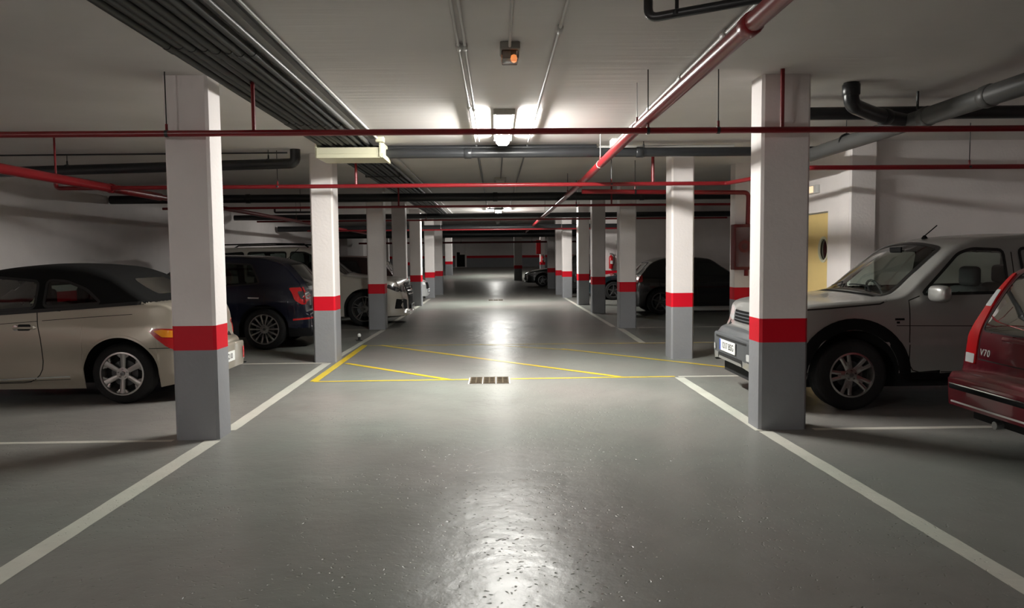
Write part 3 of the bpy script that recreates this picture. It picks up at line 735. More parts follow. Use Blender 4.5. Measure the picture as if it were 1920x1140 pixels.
    def finish_body(s, func_regions=()):
        """split the shell into body and panels; func_regions: (name, mat, lambda centre, normal)"""
        groups = {'body': ([], s.paint)}
        for i in range(len(s.bf)):
            if any(s.sel(ax, p, i) for ax, p in s.holes): continue
            key = 'body'; mt = s.paint
            for nm, m, fn in func_regions:
                if fn(s.fc[i], s.fn[i]): key = nm; mt = m; break
            else:
                for (nm, ax, poly, m) in s.regions:
                    if s.sel(ax, poly, i): key = nm; mt = m or s.paint; break
            groups.setdefault(key, ([], mt))[0].append(i)
        s.parts = {}
        for key, (ids, mt) in groups.items():
            used = {}; vs = []; fs = []; ns = []
            for i in ids:
                f = []
                for v in s.bf[i]:
                    if v not in used: used[v] = len(vs); vs.append(s.bv[v]); ns.append(s.bn[v])
                    f.append(used[v])
                fs.append(f)
            me = bpy.data.meshes.new(key); me.from_pydata(vs, [], fs); me.materials.append(MATS[mt])
            for p in me.polygons: p.use_smooth = True
            me.update(); me.validate()
            me.normals_split_custom_set_from_vertices(ns)
            nm = key.split('#')[0]
            o = bpy.data.objects.new(nm, me); COL.objects.link(o); o.parent = s.root; s.parts[key] = o
        return s.parts
    def patch(s, name, ax, poly, mat, off=.004, parent=None, h=.04, thick=.0, rnd=0.0):
        if rnd: poly = rpoly(poly, rnd)
        pts = []
        N = len(poly)
        for i in range(N):
            a, b = Vector(poly[i]), Vector(poly[(i+1) % N]); m = max(1, int((b-a).length/h))
            for k in range(m): q = a+(b-a)*k/m; pts.append((q.x, q.y))
        nb = len(pts); edges = [(i, (i+1) % nb) for i in range(nb)]
        x0 = min(p[0] for p in pts); x1 = max(p[0] for p in pts); y0 = min(p[1] for p in pts); y1 = max(p[1] for p in pts)
        nx = int((x1-x0)/h)+1; ny = int((y1-y0)/h)+1
        for i in range(nx+1):
            for j in range(ny+1):
                q = (x0+(x1-x0)*(i+.5*(j % 2))/(nx+.5), y0+(y1-y0)*j/ny)
                if inpoly(q, poly) and min((Vector(q)-Vector(p)).length for p in pts[:nb]) > h*.45: pts.append(q)
        r = delaunay_2d_cdt([Vector(p) for p in pts], edges, [], 1, 1e-5)
        vs2, fs = r[0], r[2]
        mb = MB(); nrms = []
        for q in vs2:
            p, n = s.cast(ax, (q.x, q.y), off); mb.v.append(tuple(p)); nrms.append(n)
        for f in fs:
            mb.face(f, mat, True)
        if thick > 0:
            bnd = {}
            for f in fs:
                for a, b in zip(f, list(f[1:])+[f[0]]):
                    if (b, a) in bnd: del bnd[(b, a)]
                    else: bnd[(a, b)] = 1
            base = {}
            for a, b in bnd:
                for v in (a, b):
                    if v not in base:
                        base[v] = len(mb.v); mb.v.append(tuple(Vector(mb.v[v])-nrms[v]*(thick+off)))
                mb.face((a, b, base[b], base[a]), mat, True)
        return mb.build(name, parent or s.root, fixn=(thick > 0))
    def ribbon(s, name, ax, line, wd, mat, off=.002, parent=None, closed=False, h=.03, bulk=0.0):
        pts = []
        L_ = list(line)+([line[0]] if closed else [])
        for a, b in zip(L_[:-1], L_[1:]):
            a, b = Vector(a), Vector(b); m = max(1, int((b-a).length/h))
            for k in range(m): pts.append(a+(b-a)*k/m)
        if not closed: pts.append(Vector(L_[-1]))
        mb = MB(); n = len(pts)
        for i in range(n):
            if closed: t = pts[(i+1) % n]-pts[i-1]
            else: t = pts[min(n-1, i+1)]-pts[max(0, i-1)]
            t.normalize(); nn = Vector((-t.y, t.x))*wd/2
            a = pts[i]+nn; b = pts[i]-nn
            pa, na = s.cast(ax, (a.x, a.y), off); pb, nb_ = s.cast(ax, (b.x, b.y), off)
            if bulk:
                mid, nm = s.cast(ax, (pts[i].x, pts[i].y), off+bulk)
                mb.v += [tuple(pa), tuple(mid+(pa-mid)*.55+nm*0), tuple(mid+(pb-mid)*.55), tuple(pb)]
            else: mb.v += [tuple(pa), tuple(pb)]
        st = 4 if bulk else 2
        for i in range(n if closed else n-1):
            j = (i+1) % n
            for k in range(st-1): mb.face((st*i+k, st*i+k+1, st*j+k+1, st*j+k), mat, bool(bulk))
        return mb.build(name, parent or s.root, fixn=False)
    def underbody(s, zc=.75, inset=.22):
        mb = MB(); xs = [s.xt+.12+(s.xn-s.xt-.24)*k/40 for k in range(41)]
        secs = []
        for x in xs:
            z1 = min(s.T(x)-.10, zc); w = max(.2, s.W(x)-inset); z0 = .20
            z1 = max(z1, z0+.05); secs.append([(x,-w,z0),(x,w,z0),(x,w,z1),(x,-w,z1)])
        for q in secs: mb.v += q
        for i in range(40):
            for k in range(4): mb.face((4*i+k, 4*i+(k+1) % 4, 4*i+4+(k+1) % 4, 4*i+4+k), 'underbody')
        mb.face((0,1,2,3), 'underbody'); n = 160; mb.face((n,n+1,n+2,n+3), 'underbody')
        # upper cabin liner between belt boards: shelf reaching the body sides above the wheels
        z = zc
        a, b = s.cabin
        mb.box((b, -s.W((a+b)/2)+.06, z-.03), (a, s.W((a+b)/2)-.06, z), 'underbody')
        return mb.build('underbody', s.root)
    def seats(s, xs, z0=.55, top=1.15, mat='seat_dark', wd=.48, yc=.38):
        for x in xs:
            for y in (-yc, yc):
                mb = MB(); mb.box((x-.08, y-wd/2, z0), (x+.08, y+wd/2, top-.20), mat, .05); mb.build('seat', s.root)
                mb = MB(); mb.box((x-.06, y-.13, top-.20), (x+.04, y+.13, top), mat, .045); mb.build('headrest', s.root)
    def wheels(s, style, rim, y, wd=.22, rimmat='alloy', n=6):
        for xw in (0.0, -s.wb):
            for sg in (1, -1): make_wheel(s.root, (xw, sg*y, s.wr), s.wr, rim, wd, sg, style, rimmat, n)
def make_wheel(parent, c, r, rim, wd, sg, style, rimmat, n):
    """wheel centred at c; outer face at y = c.y (sign sg outward)"""
    mb = MB(); k = .03
    prof = [(rim,-.0),(rim+.012,.0),(r-k*1.6,.006),(r-k,.0),(r-.008,-.02),(r,-.045),(r,-wd+.045),(r-.008,-wd+.02),(r-k*1.5,-wd),(rim,-wd)]
    mb.lathe([(a, b*sg) for a, b in prof], 'rubber', 48, 'y', (0,0,0), True)
    ty = mb.build('wheel', parent, loc=c)
    mb = MB()
    mb.lathe([(a, b*sg) for a, b in [(rim+.004,.002),(rim-.012,.004),(rim-.018,-.010),(rim-.03,-.06),(rim-.035,-wd*.8)]], rimmat, 48, 'y')
    mb.lathe([(.001,-.075*sg),(rim-.03,-.075*sg)], 'underbody', 32, 'y')
    mb.lathe([(.07,-.07*sg),(rim*.62,-.068*sg),(rim*.62,-.073*sg)], 'grey_plastic', 32, 'y')
    # hub
    hr = rim*.30
    mb.lathe([(a, b*sg) for a, b in [(.001,-.006),(hr*.35,-.006),(hr*.4,-.016),(hr*.95,-.018),(hr,-.03),(hr,-.06)]], rimmat, 32, 'y')
    def spoke(ang, w0, w1, r0, r1, tw=0.0, d0=-.020, d1=-.012, dep=.022):
        ca, sa = math.cos(ang), math.sin(ang); n0 = len(mb.v); st = 5
        for i in range(st+1):
            t = i/st; rr = r0+(r1-r0)*t; wv = w0+(w1-w0)*t; yo = (d0+(d1-d0)*t)*sg; off = tw*t
            for (u, h) in ((-wv/2,-dep),(-wv/2*.95,-.006),(-wv/4,0),(wv/4,0),(wv/2*.95,-.006),(wv/2,-dep)):
                uu = u+off; mb.v.append((rr*ca-uu*sa, yo+h*sg, rr*sa+uu*ca))
        for i in range(st):
            for j in range(5): mb.face((n0+i*6+j, n0+i*6+j+1, n0+i*6+6+j+1, n0+i*6+6+j), rimmat, True)
    re = rim-.012
    if style == 'wide':
        for i in range(n): spoke(PI/2+.05+2*PI*i/n, .050, .062, hr*.9, re, 0, -.02, -.008, .03)
        for i in range(n):
            a = PI/2+.05+2*PI*i/n
            spoke(a-.17, .020, .045, re*.80, re, -.02, -.02, -.008, .025); spoke(a+.17, .020, .045, re*.80, re, .02, -.02, -.008, .025)
    elif style == 'pairs':
        for i in range(n):
            a = PI/2-.35+2*PI*i/n; spoke(a, .075, .088, hr*.75, re*.66, 0, -.02, -.014, .03)
            spoke(a-.20, .042, .040, re*.50, re, -.0, -.016, -.006, .028); spoke(a+.20, .042, .040, re*.50, re, .0, -.016, -.006, .028)
    elif style == 'multi':
        for i in range(n): spoke(2*PI*i/n, .014, .034, hr*.7, re, 0, -.02, -.008, .02)
    elif style == 'twin':
        for i in range(n):
            a = PI/2+2*PI*i/n; spoke(a-.10, .022, .020, hr*.8, re, -.015, -.02, -.008, .03); spoke(a+.10, .022, .020, hr*.8, re, .015, -.02, -.008, .03)
    else:
        for i in range(n): spoke(PI/2+2*PI*i/n, .050, .035, hr*.9, re, 0, -.02, -.008, .03)
    # bolts
    rimo = mb.build('rim', ty, fixn=True)
    mb = MB()
    for i in range(5):
        a = PI/2+2*PI*i/5; mb.lathe([(.001,0),(.009,0),(.009,.004*sg)], 'black_plastic', 8, 'y', (hr*.62*math.cos(a), -.017*sg, hr*.62*math.sin(a)))
    mb.lathe([(.001,-.002*sg),(hr*.30,-.004*sg),(hr*.32,-.012*sg)], 'alloy_dark', 16, 'y')
    mb.build('wheel_bolts', ty)
    return ty
def text_part(body, size, mat, name, parent, mtx, ext=.001, space=1.0):
    cu = bpy.data.curves.new(name, 'FONT'); cu.body = body; cu.size = size; cu.extrude = ext; cu.align_x = 'CENTER'; cu.align_y = 'CENTER'; cu.space_character = space
    t = bpy.data.objects.new('tmp', cu); COL.objects.link(t)
    dg = bpy.context.evaluated_depsgraph_get(); me = bpy.data.meshes.new_from_object(t.evaluated_get(dg))
    bpy.data.objects.remove(t); bpy.data.curves.remove(cu)
    me.materials.clear(); me.materials.append(MATS[mat])
    for p in me.polygons: p.material_index = 0
    o = bpy.data.objects.new(name, me); COL.objects.link(o); o.parent = parent; o.matrix_local = mtx; return o
def frame_mtx(origin, xaxis, yaxis):
    x = Vector(xaxis).normalized(); y = Vector(yaxis).normalized(); z = x.cross(y)
    m = Matrix((x, y, z)).transposed().to_4x4(); m.translation = Vector(origin); return m
def plate(car, ax, yc, zc, text, wd=.52, ht=.11, tilt=None, rot=1):
    p, n = car.cast(ax, (yc, zc), .012); sx = 1 if ax == 'F' else -1
    n = Vector((sx, 0, .0)); o = p
    e = MB(); e.box((-.004,-wd/2,-ht/2),(.004,wd/2,ht/2),'plate_white',.0)
    e.box((.0045*sx-.0005,(wd/2-.04 if ax == 'B' else -wd/2),-ht/2+.002),(.0045*sx+.0005,(wd/2 if ax == 'B' else -wd/2+.04),ht/2-.002),'plate_blue')
    # viewed from outside: reading direction is +y for rear (x=-1 normal => right is -y) 
    pl = e.build('number_plate', car.root, loc=o)
    read = Vector((0, 1, 0)) if ax == 'F' else Vector((0, -1, 0))
    text_part(text, ht*.78, 'seam', 'lettering', pl, frame_mtx(Vector((sx*.0055, 0, 0))+read*.02, read, (0, 0, 1)), .0006, 1.05)
    return pl
def mirror(car, x, z, sg, mat, sc=1.0):
    p, n = car.cast('L' if sg > 0 else 'R', (x, z), 0)
    mb = MB(); y = p.y
    bm = bmesh.new(); bmesh.ops.create_icosphere(bm, subdivisions=3, radius=1)
    for v in bm.verts:
        c = v.co; e = abs(c.x)**.8*(1 if c.x > 0 else -1)
        sq_ = lambda t: (1 if t > 0 else -1)*abs(t)**.6
        v.co = Vector((x+sq_(c.x)*.062*sc*(1-.25*c.y)+.01, y+sg*(.160+sq_(c.y)*.105)*sc, z+.055+sq_(c.z)*.070*sc*(1-.12*c.y)))
    mb.add_bm(bm, mat, True); bm.free()
    mb.tube([(x, y-sg*.02, z-.0), (x, y+sg*.10*sc, z+.02)], .022, 'black_plastic', 10)
    o = mb.build('wing_mirror', car.root)
    return o
def window(car, ax, poly, name='side_window', mat='glass_tint', parent=None, frame=.028, hole=True, fmat='trim_black'):
    poly = rpoly(poly, .05, 3)
    if hole: car.hole(ax, poly)
    return ('w', ax, poly, name, mat, frame, fmat)
def put_windows(car, specs, parents=None):
    for i, (_, ax, poly, name, mat, fr, fmat) in enumerate(specs):
        par = None
        if parents and i in parents: par = parents[i]
        w_ = car.patch(name, ax, poly, mat, .002, par, .045)
        lev2 = par is not None
        car.ribbon('window_seal', ax, poly, fr, fmat, .005, par if lev2 else w_, True)

# ---------- beige convertible (left foreground)
c = Car('convertible_car', (-6.54, 8.60, 0), PI, 'beige convertible with black soft top, parked behind the nearest left column', 'car_beige',
    top=[(.87,.30),(.865,.60),(.82,.72),(.6,.86),(.2,.95),(-.35,1.02),(-.70,1.22),(-1.02,1.39),(-1.35,1.45),(-1.75,1.475),(-2.15,1.45),(-2.45,1.37),(-2.75,1.20),(-2.96,1.085),(-3.08,1.065),(-3.20,1.02),(-3.27,.90),(-3.30,.66),(-3.32,.60),(-3.36,.585),(-3.40,.56),(-3.415,.53)],
    width=[(.87,.50),(.84,.62),(.75,.72),(.55,.79),(0,.84),(-1,.85),(-2.3,.85),(-2.9,.845),(-3.1,.82),(-3.25,.75),(-3.33,.71),(-3.40,.64),(-3.415,.58)],
    side=[(.15,.92),(.25,.955),(.32,.985),(.45,.985),(.62,1.0),(.80,.99),(.86,.975),(.93,.955),(1.02,.93),(1.10,.895),(1.25,.83),(1.48,.74)],
    wb=2.62, wr=.318, arch=.385, bot=lambda x: .165 if x > -3.0 else .165+.06*min(1, (-3.0-x)/.3), crown=.025,
    corner=[(-3.4,.05),(-3.05,.05),(-2.9,.09),(-1.2,.10),(-.4,.06),(.8,.06)], qf=[(-3.4,-.10),(-3.0,-.06),(-2.4,0),(-1.1,.10),(-.4,.12),(.8,.12)],
    bulge=lambda x, z: .030*math.exp(-((x+2.66)/.42)**2)*max(0, math.exp(-((z-.62)/.17)**2))+.02*math.exp(-((x)/.5)**2)*math.exp(-((z-.6)/.2)**2)+(.012 if .262 < z < .295 and -2.15 < x < -.45 else 0))
BELT = pchip([(-3.1,1.068),(-2.2,1.005),(-1.33,.95),(0,.90)])
c.cabin = (-.6, -3.0)
dw = [(-.66,.955),(-1.74,1.015),(-1.74,1.29),(-1.30,1.335),(-1.02,1.27)]; qw = [(-1.83,1.025),(-2.42,1.055),(-2.25,1.20),(-2.02,1.29),(-1.83,1.30)]
rwn = [(-.42,1.13),(.42,1.13),(.40,1.30),(-.40,1.30)]
wins = [window(c, 'L', dw, mat='glass'), window(c, 'L', qw, mat='glass_tint'), window(c, 'R', dw, mat='glass'), window(c, 'R', qw, mat='glass_tint'),
        window(c, 'T', [(-.42,-.60),(-.42,.60),(-.98,.52),(-.98,-.52)], 'windscreen', 'glass', frame=.03)]
door = [(-.30,.90),(-1.77,.975),(-1.79,.85),(-1.82,.70),(-1.83,.40),(-1.76,.29),(-1.66,.245),(-.38,.22),(-.30,.4)]
c.region('door', 'L', door); c.region('door#R', 'R', door)
c.region('bonnet', 'T', [(.72,-.55),(.72,.55),(-.3,.62),(-.3,-.62)])
parts = c.finish_body([('soft_top', 'cloth_top', lambda p, n: p.x < -1.02 and p.z > BELT(p.x)+.005 and p.x > -3.02),
                       ('bumper', 'car_beige', lambda p, n: p.x < -3.30 or (p.x < -2.98 and p.z < .575))])
c.patch('rear_window', 'B', rwn, 'lens', .004, parts['soft_top'], rnd=.08)
put_windows(c, wins)
c.ribbon('door_seam', 'L', [(-.30,.90),(-.30,.4),(-.38,.22),(-1.60,.238),(-1.68,.248),(-1.74,.275),(-1.79,.32),(-1.82,.38),(-1.83,.46),(-1.828,.60),(-1.818,.70),(-1.80,.79),(-1.785,.86),(-1.77,.98)], .010, 'seam', .0015, parts['door'])
c.ribbon('belt_moulding', 'L', [(-.35,.918),(-1.33,.958),(-2.2,1.012),(-2.86,1.057)], .036, 'trim_black', .004)
c.ribbon('body_crease', 'L', [(-1.83,.885),(-2.3,.915),(-2.75,.94)], .006, 'seam', .0008)
c.ribbon('body_crease', 'L', [(-.3,.80),(-1.33,.85),(-1.78,.88)], .006, 'seam', .0008)
c.ribbon('sill_moulding', 'L', [(-.45,.262),(-1.2,.268),(-2.10,.300)], .014, 'chrome', .003)
c.ribbon('sill_moulding', 'L', [(-.45,.235),(-1.2,.240),(-2.10,.272)], .006, 'seam', .001)
c.ribbon('bumper_seam', 'L', [(-2.93,.585),(-3.30,.582)], .007, 'seam', .0015)
c.ribbon('wheel_arch_lip', 'L', [(-2.62+.405*math.cos(a), .318+.405*math.sin(a)) for a in [PI*k/20*1.0-.0 for k in range(1, 20)]], .016, 'car_beige', .006, bulk=.003)
tl = c.patch('tail_light', 'L', [(-2.925,.765),(-3.0,.790),(-3.12,.785),(-3.31,.765),(-3.31,.52),(-3.2,.545),(-3.1,.60),(-3.0,.69)], 'tail_red', .010, thick=.01, rnd=.02)
c.patch('indicator_lens', 'L', [(-2.975,.765),(-3.05,.778),(-3.2,.758),(-3.3,.745),(-3.3,.69),(-3.2,.69),(-3.06,.70)], 'amber', .014, tl, rnd=.01)
c.patch('tail_light', 'R', [(-2.915,.775),(-3.0,.792),(-3.12,.785),(-3.22,.765),(-3.22,.54),(-3.2,.545),(-3.1,.60),(-3.0,.69)], 'tail_red', .010, thick=.01, rnd=.02)
h_ = MB(); p, n = c.cast('L', (-1.66, .815), 0)
h_.lathe([(.001,.02),(.028,.018),(.032,.0)], 'chrome', 20, 'y', (p.x+.09, p.y-.004, p.z)); h_.tube([(p.x-.11,p.y+.002,p.z+.0),(p.x-.10,p.y+.03,p.z),(p.x+.10,p.y+.03,p.z),(p.x+.11,p.y+.0,p.z)], .012, 'car_beige', 10)
h_.lathe([(.001,.012),(.018,.010),(.020,.0)], 'chrome', 16, 'y', (p.x-.095, p.y, p.z))
h_.lathe([(.001,.006),(.014,.005),(.015,.0)], 'chrome', 16, 'y', (p.x-.08, p.y-.001, p.z-.075)); h_.build('door_handle', parts['door'])
c.patch('handle_recess', 'L', rpoly([(-1.58,.785),(-1.58,.85),(-1.72,.85),(-1.72,.785)], .03), 'underbody', .0012, parts['door'])
plate(c, 'B', -.0, .37, 'P 4210', .46, .115)
c.patch('reflector', 'B', [(-.60,.30),(-.60,.44),(-.53,.44),(-.53,.30)], 'tail_red', .008, rnd=.01); c.patch('reflector', 'B', [(.60,.30),(.60,.44),(.53,.44),(.53,.30)], 'tail_red', .008, rnd=.01)
c.patch('headlight', 'F', [(.45,.60),(.62,.60),(.62,.74),(.45,.74)], 'lens_clear', .01, rnd=.05); c.patch('headlight', 'F', [(-.45,.60),(-.62,.60),(-.62,.74),(-.45,.74)], 'lens_clear', .01, rnd=.05)
c.patch('grille', 'F', [(-.30,.35),(.30,.35),(.36,.75),(-.36,.75)], 'black_plastic', .004, rnd=.05)
mirror(c, -.62, .98, 1, 'car_beige'); mirror(c, -.62, .98, -1, 'car_beige')
c.seats((-1.62, -2.35), .55, 1.20); c.underbody(.72)
mb = MB(); mb.box((-2.85,-.60,.72),(-2.55,.60,.98),'seat_dark',.05); mb.build('rear_bench', c.root)
mb = MB(); mb.tube([(-1.80,-.62,.75),(-1.78,-.60,1.26),(-1.78,.60,1.26),(-1.80,.62,.75)],.03,'cloth_top',10); mb.build('roll_bar', c.root)
c.wheels('wide', .225, .815, .21, 'alloy', 6)

# ---------- silver off-road car (right foreground)
def fl_bot(x): return .30 if x < .46 else (.29 if x < .80 else .29+.07*min(1, (x-.80)/.10)**2)
c = Car('off_road_car', (3.37, 7.78, 0), PI, 'dusty silver off-road car with roof aerial, its nose behind the nearest right column', 'car_silver',
    top=[(.90,.655),(.885,.685),(.87,.70),(.80,.725),(.77,.74),(.75,.90),(.71,.985),(.55,1.03),(.2,1.065),(-.25,1.10),(-.33,1.12),(-.60,1.33),(-.93,1.57),(-1.03,1.615),(-1.3,1.665),(-1.8,1.69),(-2.6,1.69),(-3.1,1.65),(-3.3,1.5),(-3.42,1.1),(-3.45,.75),(-3.5,.70),(-3.56,.66),(-3.56,.35)],
    width=[(.90,.42),(.885,.56),(.86,.68),(.82,.75),(.70,.81),(.45,.865),(0,.885),(-1,.89),(-2.6,.885),(-3.2,.85),(-3.45,.80),(-3.56,.68)],
    side=[(.25,.955),(.35,.985),(.5,.995),(.75,1.0),(.82,.995),(.93,.985),(1.02,.965),(1.12,.93),(1.35,.865),(1.55,.80),(1.70,.76)],
    wb=2.56, wr=.345, arch=.43, bot=fl_bot, crown=.03, corner=[(-3.5,.06),(-1.2,.08),(-.4,.05),(.2,.07),(.9,.06)],
    qf=[(-3.5,-.1),(-2.6,0),(-1.2,.10),(-.6,.16),(-.3,.16),(.3,.08),(.7,.13),(.9,.12)],
    bulge=lambda x, z: (.012 if z < .655 and z > .36 else 0))
c.cabin = (-.5, -3.2)
fw = [(-.66,1.105),(-1.50,1.115),(-1.50,1.52),(-1.20,1.535),(-1.06,1.49)]
rw = [(-1.66,1.12),(-2.55,1.13),(-2.50,1.50),(-1.66,1.535)]
wins = [window(c, 'L', fw, mat='glass'), window(c, 'L', rw, mat='glass_tint'), window(c, 'R', fw, mat='glass'), window(c, 'R', rw, mat='glass'),
        window(c, 'T', [(-.34,-.66),(-.34,.66),(-.98,.575),(-.98,-.575)], 'windscreen', 'glass', frame=.045)]
door = [(-.53,1.06),(-.52,.45),(-.56,.39),(-.62,.375),(-1.50,.375),(-1.54,.42),(-1.56,1.08)]
c.region('door', 'L', door); c.region('door#R', 'R', door)
c.region('bonnet', 'T', [(.70,-.68),(.70,.68),(.3,.74),(-.34,.76),(-.34,-.76),(.3,-.74)])
def fl_reg(p, n):
    if (p.x > .785 and p.z > .42) or (p.x > .45 and .42 < p.z < .70): return True
    return False
parts = c.finish_body([('front_bumper', 'grey_plastic', fl_reg), ('sill', 'black_plastic', lambda p, n: p.z < .375 and -2.2 < p.x < -.3 and n.y > .3), ('sill#R', 'black_plastic', lambda p, n: p.z < .375 and -2.2 < p.x < -.3 and n.y < -.3), ('rear_bumper', 'grey_plastic', lambda p, n: p.x < -3.0 and p.z < .70)])
put_windows(c, wins)
c.ribbon('door_seam', 'L', [(-.64,1.09),(-.53,1.05),(-.52,.45),(-.56,.39),(-.62,.372),(-1.50,.372),(-1.54,.42),(-1.57,1.08),(-1.58,1.5)], .010, 'seam', .0015, parts['door'])
c.ribbon('bonnet_seam', 'L', [(.66,.955),(.2,.985),(-.25,1.02),(-.36,1.065)], .014, 'seam', .0015, parts['bonnet'])
c.ribbon('body_crease', 'L', [(-.40,.815),(-1.52,.80)], .007, 'seam', .0008)
c.ribbon('body_crease', 'L', [(-1.6,.80),(-2.1,.79)], .007, 'seam', .0008)
for ax in ('L', 'R'):
    for xw in (0.0, -2.56):
        arc = [(xw+.485*math.cos(a), .345+.485*math.sin(a)) for a in [PI*(k/24)*1.06-.03*PI for k in range(25)]]
        c.ribbon('wheel_arch_trim', ax, arc, .115, 'black_plastic', .006, bulk=.028)
c.patch('side_badge', 'L', [(-.385,.865),(-.385,.885),(-.475,.885),(-.475,.865)], 'black_plastic', .004); c.patch('side_badge', 'L', [(-.40,.835),(-.40,.855),(-.43,.855),(-.43,.835)], 'black_plastic', .004)
c.ribbon('wiper', 'T', [(-.345,.50),(-.42,.30),(-.40,-.05)], .016, 'black_plastic', .018, bulk=.008); c.ribbon('wiper', 'T', [(-.33,-.12),(-.45,-.30),(-.44,-.55)], .016, 'black_plastic', .018, bulk=.008)
c.ribbon('scuttle', 'T', [(-.315,.64),(-.27,.3),(-.26,0),(-.27,-.3),(-.315,-.64)], .06, 'black_plastic', .003)
mb = MB(); p, n = c.cast('T', (-1.16, .0), 0); mb.lathe([(.03,0),(.03,.01),(.012,.035),(.001,.04)],'black_plastic',14,'z',tuple(p)); mb.tube([tuple(p+Vector((0,0,.03))), tuple(p+Vector((-.13,0,.14)))], .006,'black_plastic',8); mb.build('aerial', c.root)
for ax, sg in (('L', 1), ('R', -1)):
    c.patch('headlight', 'F', [(sg*.36,.775),(sg*.36,.90),(sg*.50,.93),(sg*.70,.93),(sg*.72,.79)], 'lens_clear', .008, thick=.01, rnd=.03)
    c.patch('corner_light', ax, [(.60,.775),(.60,.93),(.50,.94),(.50,.79)], 'lens_clear', .006, rnd=.02)
    c.patch('tail_light', ax, [(-3.30,.95),(-3.30,1.15),(-3.42,1.15),(-3.42,.95)], 'tail_red', .008, rnd=.02)
    mirror(c, -.74, 1.065, sg, 'car_silver' if sg > 0 else 'black_plastic', 1.1 if sg > 0 else .8)
g = c.patch('grille', 'F', [(-.33,.775),(-.33,.90),(.33,.90),(.33,.775)], 'black_plastic', .006, rnd=.02)
for z in (.80, .835, .87): c.ribbon('grille_slat', 'F', [(-.33,z),(.33,z)], .012, 'grey_plastic', .010, g, bulk=.008)
c.ribbon('bumper_slot', 'F', [(-.50,.60),(.50,.60)], .022, 'underbody', .004, parts['front_bumper']); 
c.patch('lower_intake', 'F', [(-.40,.355),(-.40,.43),(.40,.43),(.40,.355)], 'underbody', .004, rnd=.03); c.patch('fog_light', 'F', [(.60,.44),(.60,.51),(.51,.51),(.51,.44)], 'lens_clear', .01, rnd=.02); c.patch('fog_light', 'F', [(-.60,.44),(-.60,.51),(-.51,.51),(-.51,.44)], 'lens_clear', .01, rnd=.02)
plate(c, 'F', -.05, .52, '1217 BSG', .52, .12)
c.seats((-1.40, -2.25), .6, 1.36); c.underbody(.82)
mb = MB(); mb.box((-.75,-.68,.80),(-.45,.68,1.04),'seat_dark',.05); mb.build('dashboard', c.root)
mb = MB(); mb.tube([(-.83+.05*math.cos(a), -.36+.18*math.sin(a)*-1, 1.03+.17*math.cos(a)) for a in [2*PI*k/20 for k in range(21)]], .014, 'seat_dark', 8); mb.build('steering_wheel', c.root)
mb = MB(); mb.box((-.86,-.10,1.50),(-.84,.12,1.56),'black_plastic',.005); mb.build('rear_view_mirror', c.root)
c.wheels('pairs', .212, .855, .235, 'alloy', 5)

# ---------- wine red estate (right edge)
c = Car('estate_car', (7.38, 5.06, 0), 0.0, 'wine red estate car cut by the right edge, tail towards the aisle', 'car_wine',
    top=[(.95,.30),(.94,.60),(.80,.74),(.2,.90),(-.5,.98),(-1.2,1.33),(-1.6,1.43),(-2.4,1.45),(-3.1,1.43),(-3.30,1.40),(-3.36,1.37),(-3.42,1.30),(-3.55,1.05),(-3.615,.86),(-3.635,.70),(-3.645,.60),(-3.66,.585),(-3.73,.578),(-3.755,.56),(-3.765,.535)],
    width=[(.95,.55),(.85,.74),(.6,.84),(0,.885),(-1,.90),(-3.0,.895),(-3.3,.885),(-3.5,.865),(-3.60,.85),(-3.70,.83),(-3.75,.80),(-3.765,.75)],
    side=[(.18,.93),(.35,.985),(.55,1.0),(.75,.985),(.88,.95),(1.0,.90),(1.2,.83),(1.45,.74)],
    wb=2.755, wr=.32, arch=.38, bot=lambda x: .20 if x > -3.3 else .20+.09*(-3.3-x)/.45, crown=.035, corner=[(-3.7,.04),(-3.3,.05),(-1,.09),(.9,.06)],
    qf=[(-3.765,-.035),(-3.5,-.05),(-3.2,-.04),(-2.4,0),(-1.2,.1),(0,.1),(.9,.12)])
c.cabin = (-.8, -3.3)
rwp = [(-.645,.885),(.645,.885),(.61,1.05),(.55,1.34),(-.55,1.34),(-.61,1.05)]
wins = [window(c, 'B', rwp, 'rear_window', 'glass_tint', frame=.012, hole=True),
        window(c, 'L', [(-2.3,.96),(-3.15,.98),(-3.02,1.33),(-2.3,1.36)], mat='glass_tint'), window(c, 'L', [(-1.35,.95),(-2.2,.955),(-2.2,1.36),(-1.5,1.33)], mat='glass_tint'),
        window(c, 'R', [(-2.3,.96),(-3.15,.98),(-3.02,1.33),(-2.3,1.36)], mat='glass_tint'), window(c, 'R', [(-1.35,.95),(-2.2,.955),(-2.2,1.36),(-1.5,1.33)], mat='glass_tint'),
        window(c, 'T', [(-.55,-.6),(-.55,.6),(-1.15,.52),(-1.15,-.52)], 'windscreen', 'glass_tint')]
gate = [(-.64,.665),(.64,.665),(.66,.9),(.58,1.36),(-.58,1.36),(-.66,.9)]
c.region('tailgate', 'B', gate)
parts = c.finish_body([('rear_bumper', 'car_wine', lambda p, n: p.x < -3.645 and p.z < .60), ('lower_skirt', 'black_plastic', lambda p, n: p.x < -3.2 and p.z < .315)])
put_windows(c, wins)
c.ribbon('tailgate_seam', 'B', gate, .009, 'seam', .0015, parts['tailgate'], True)
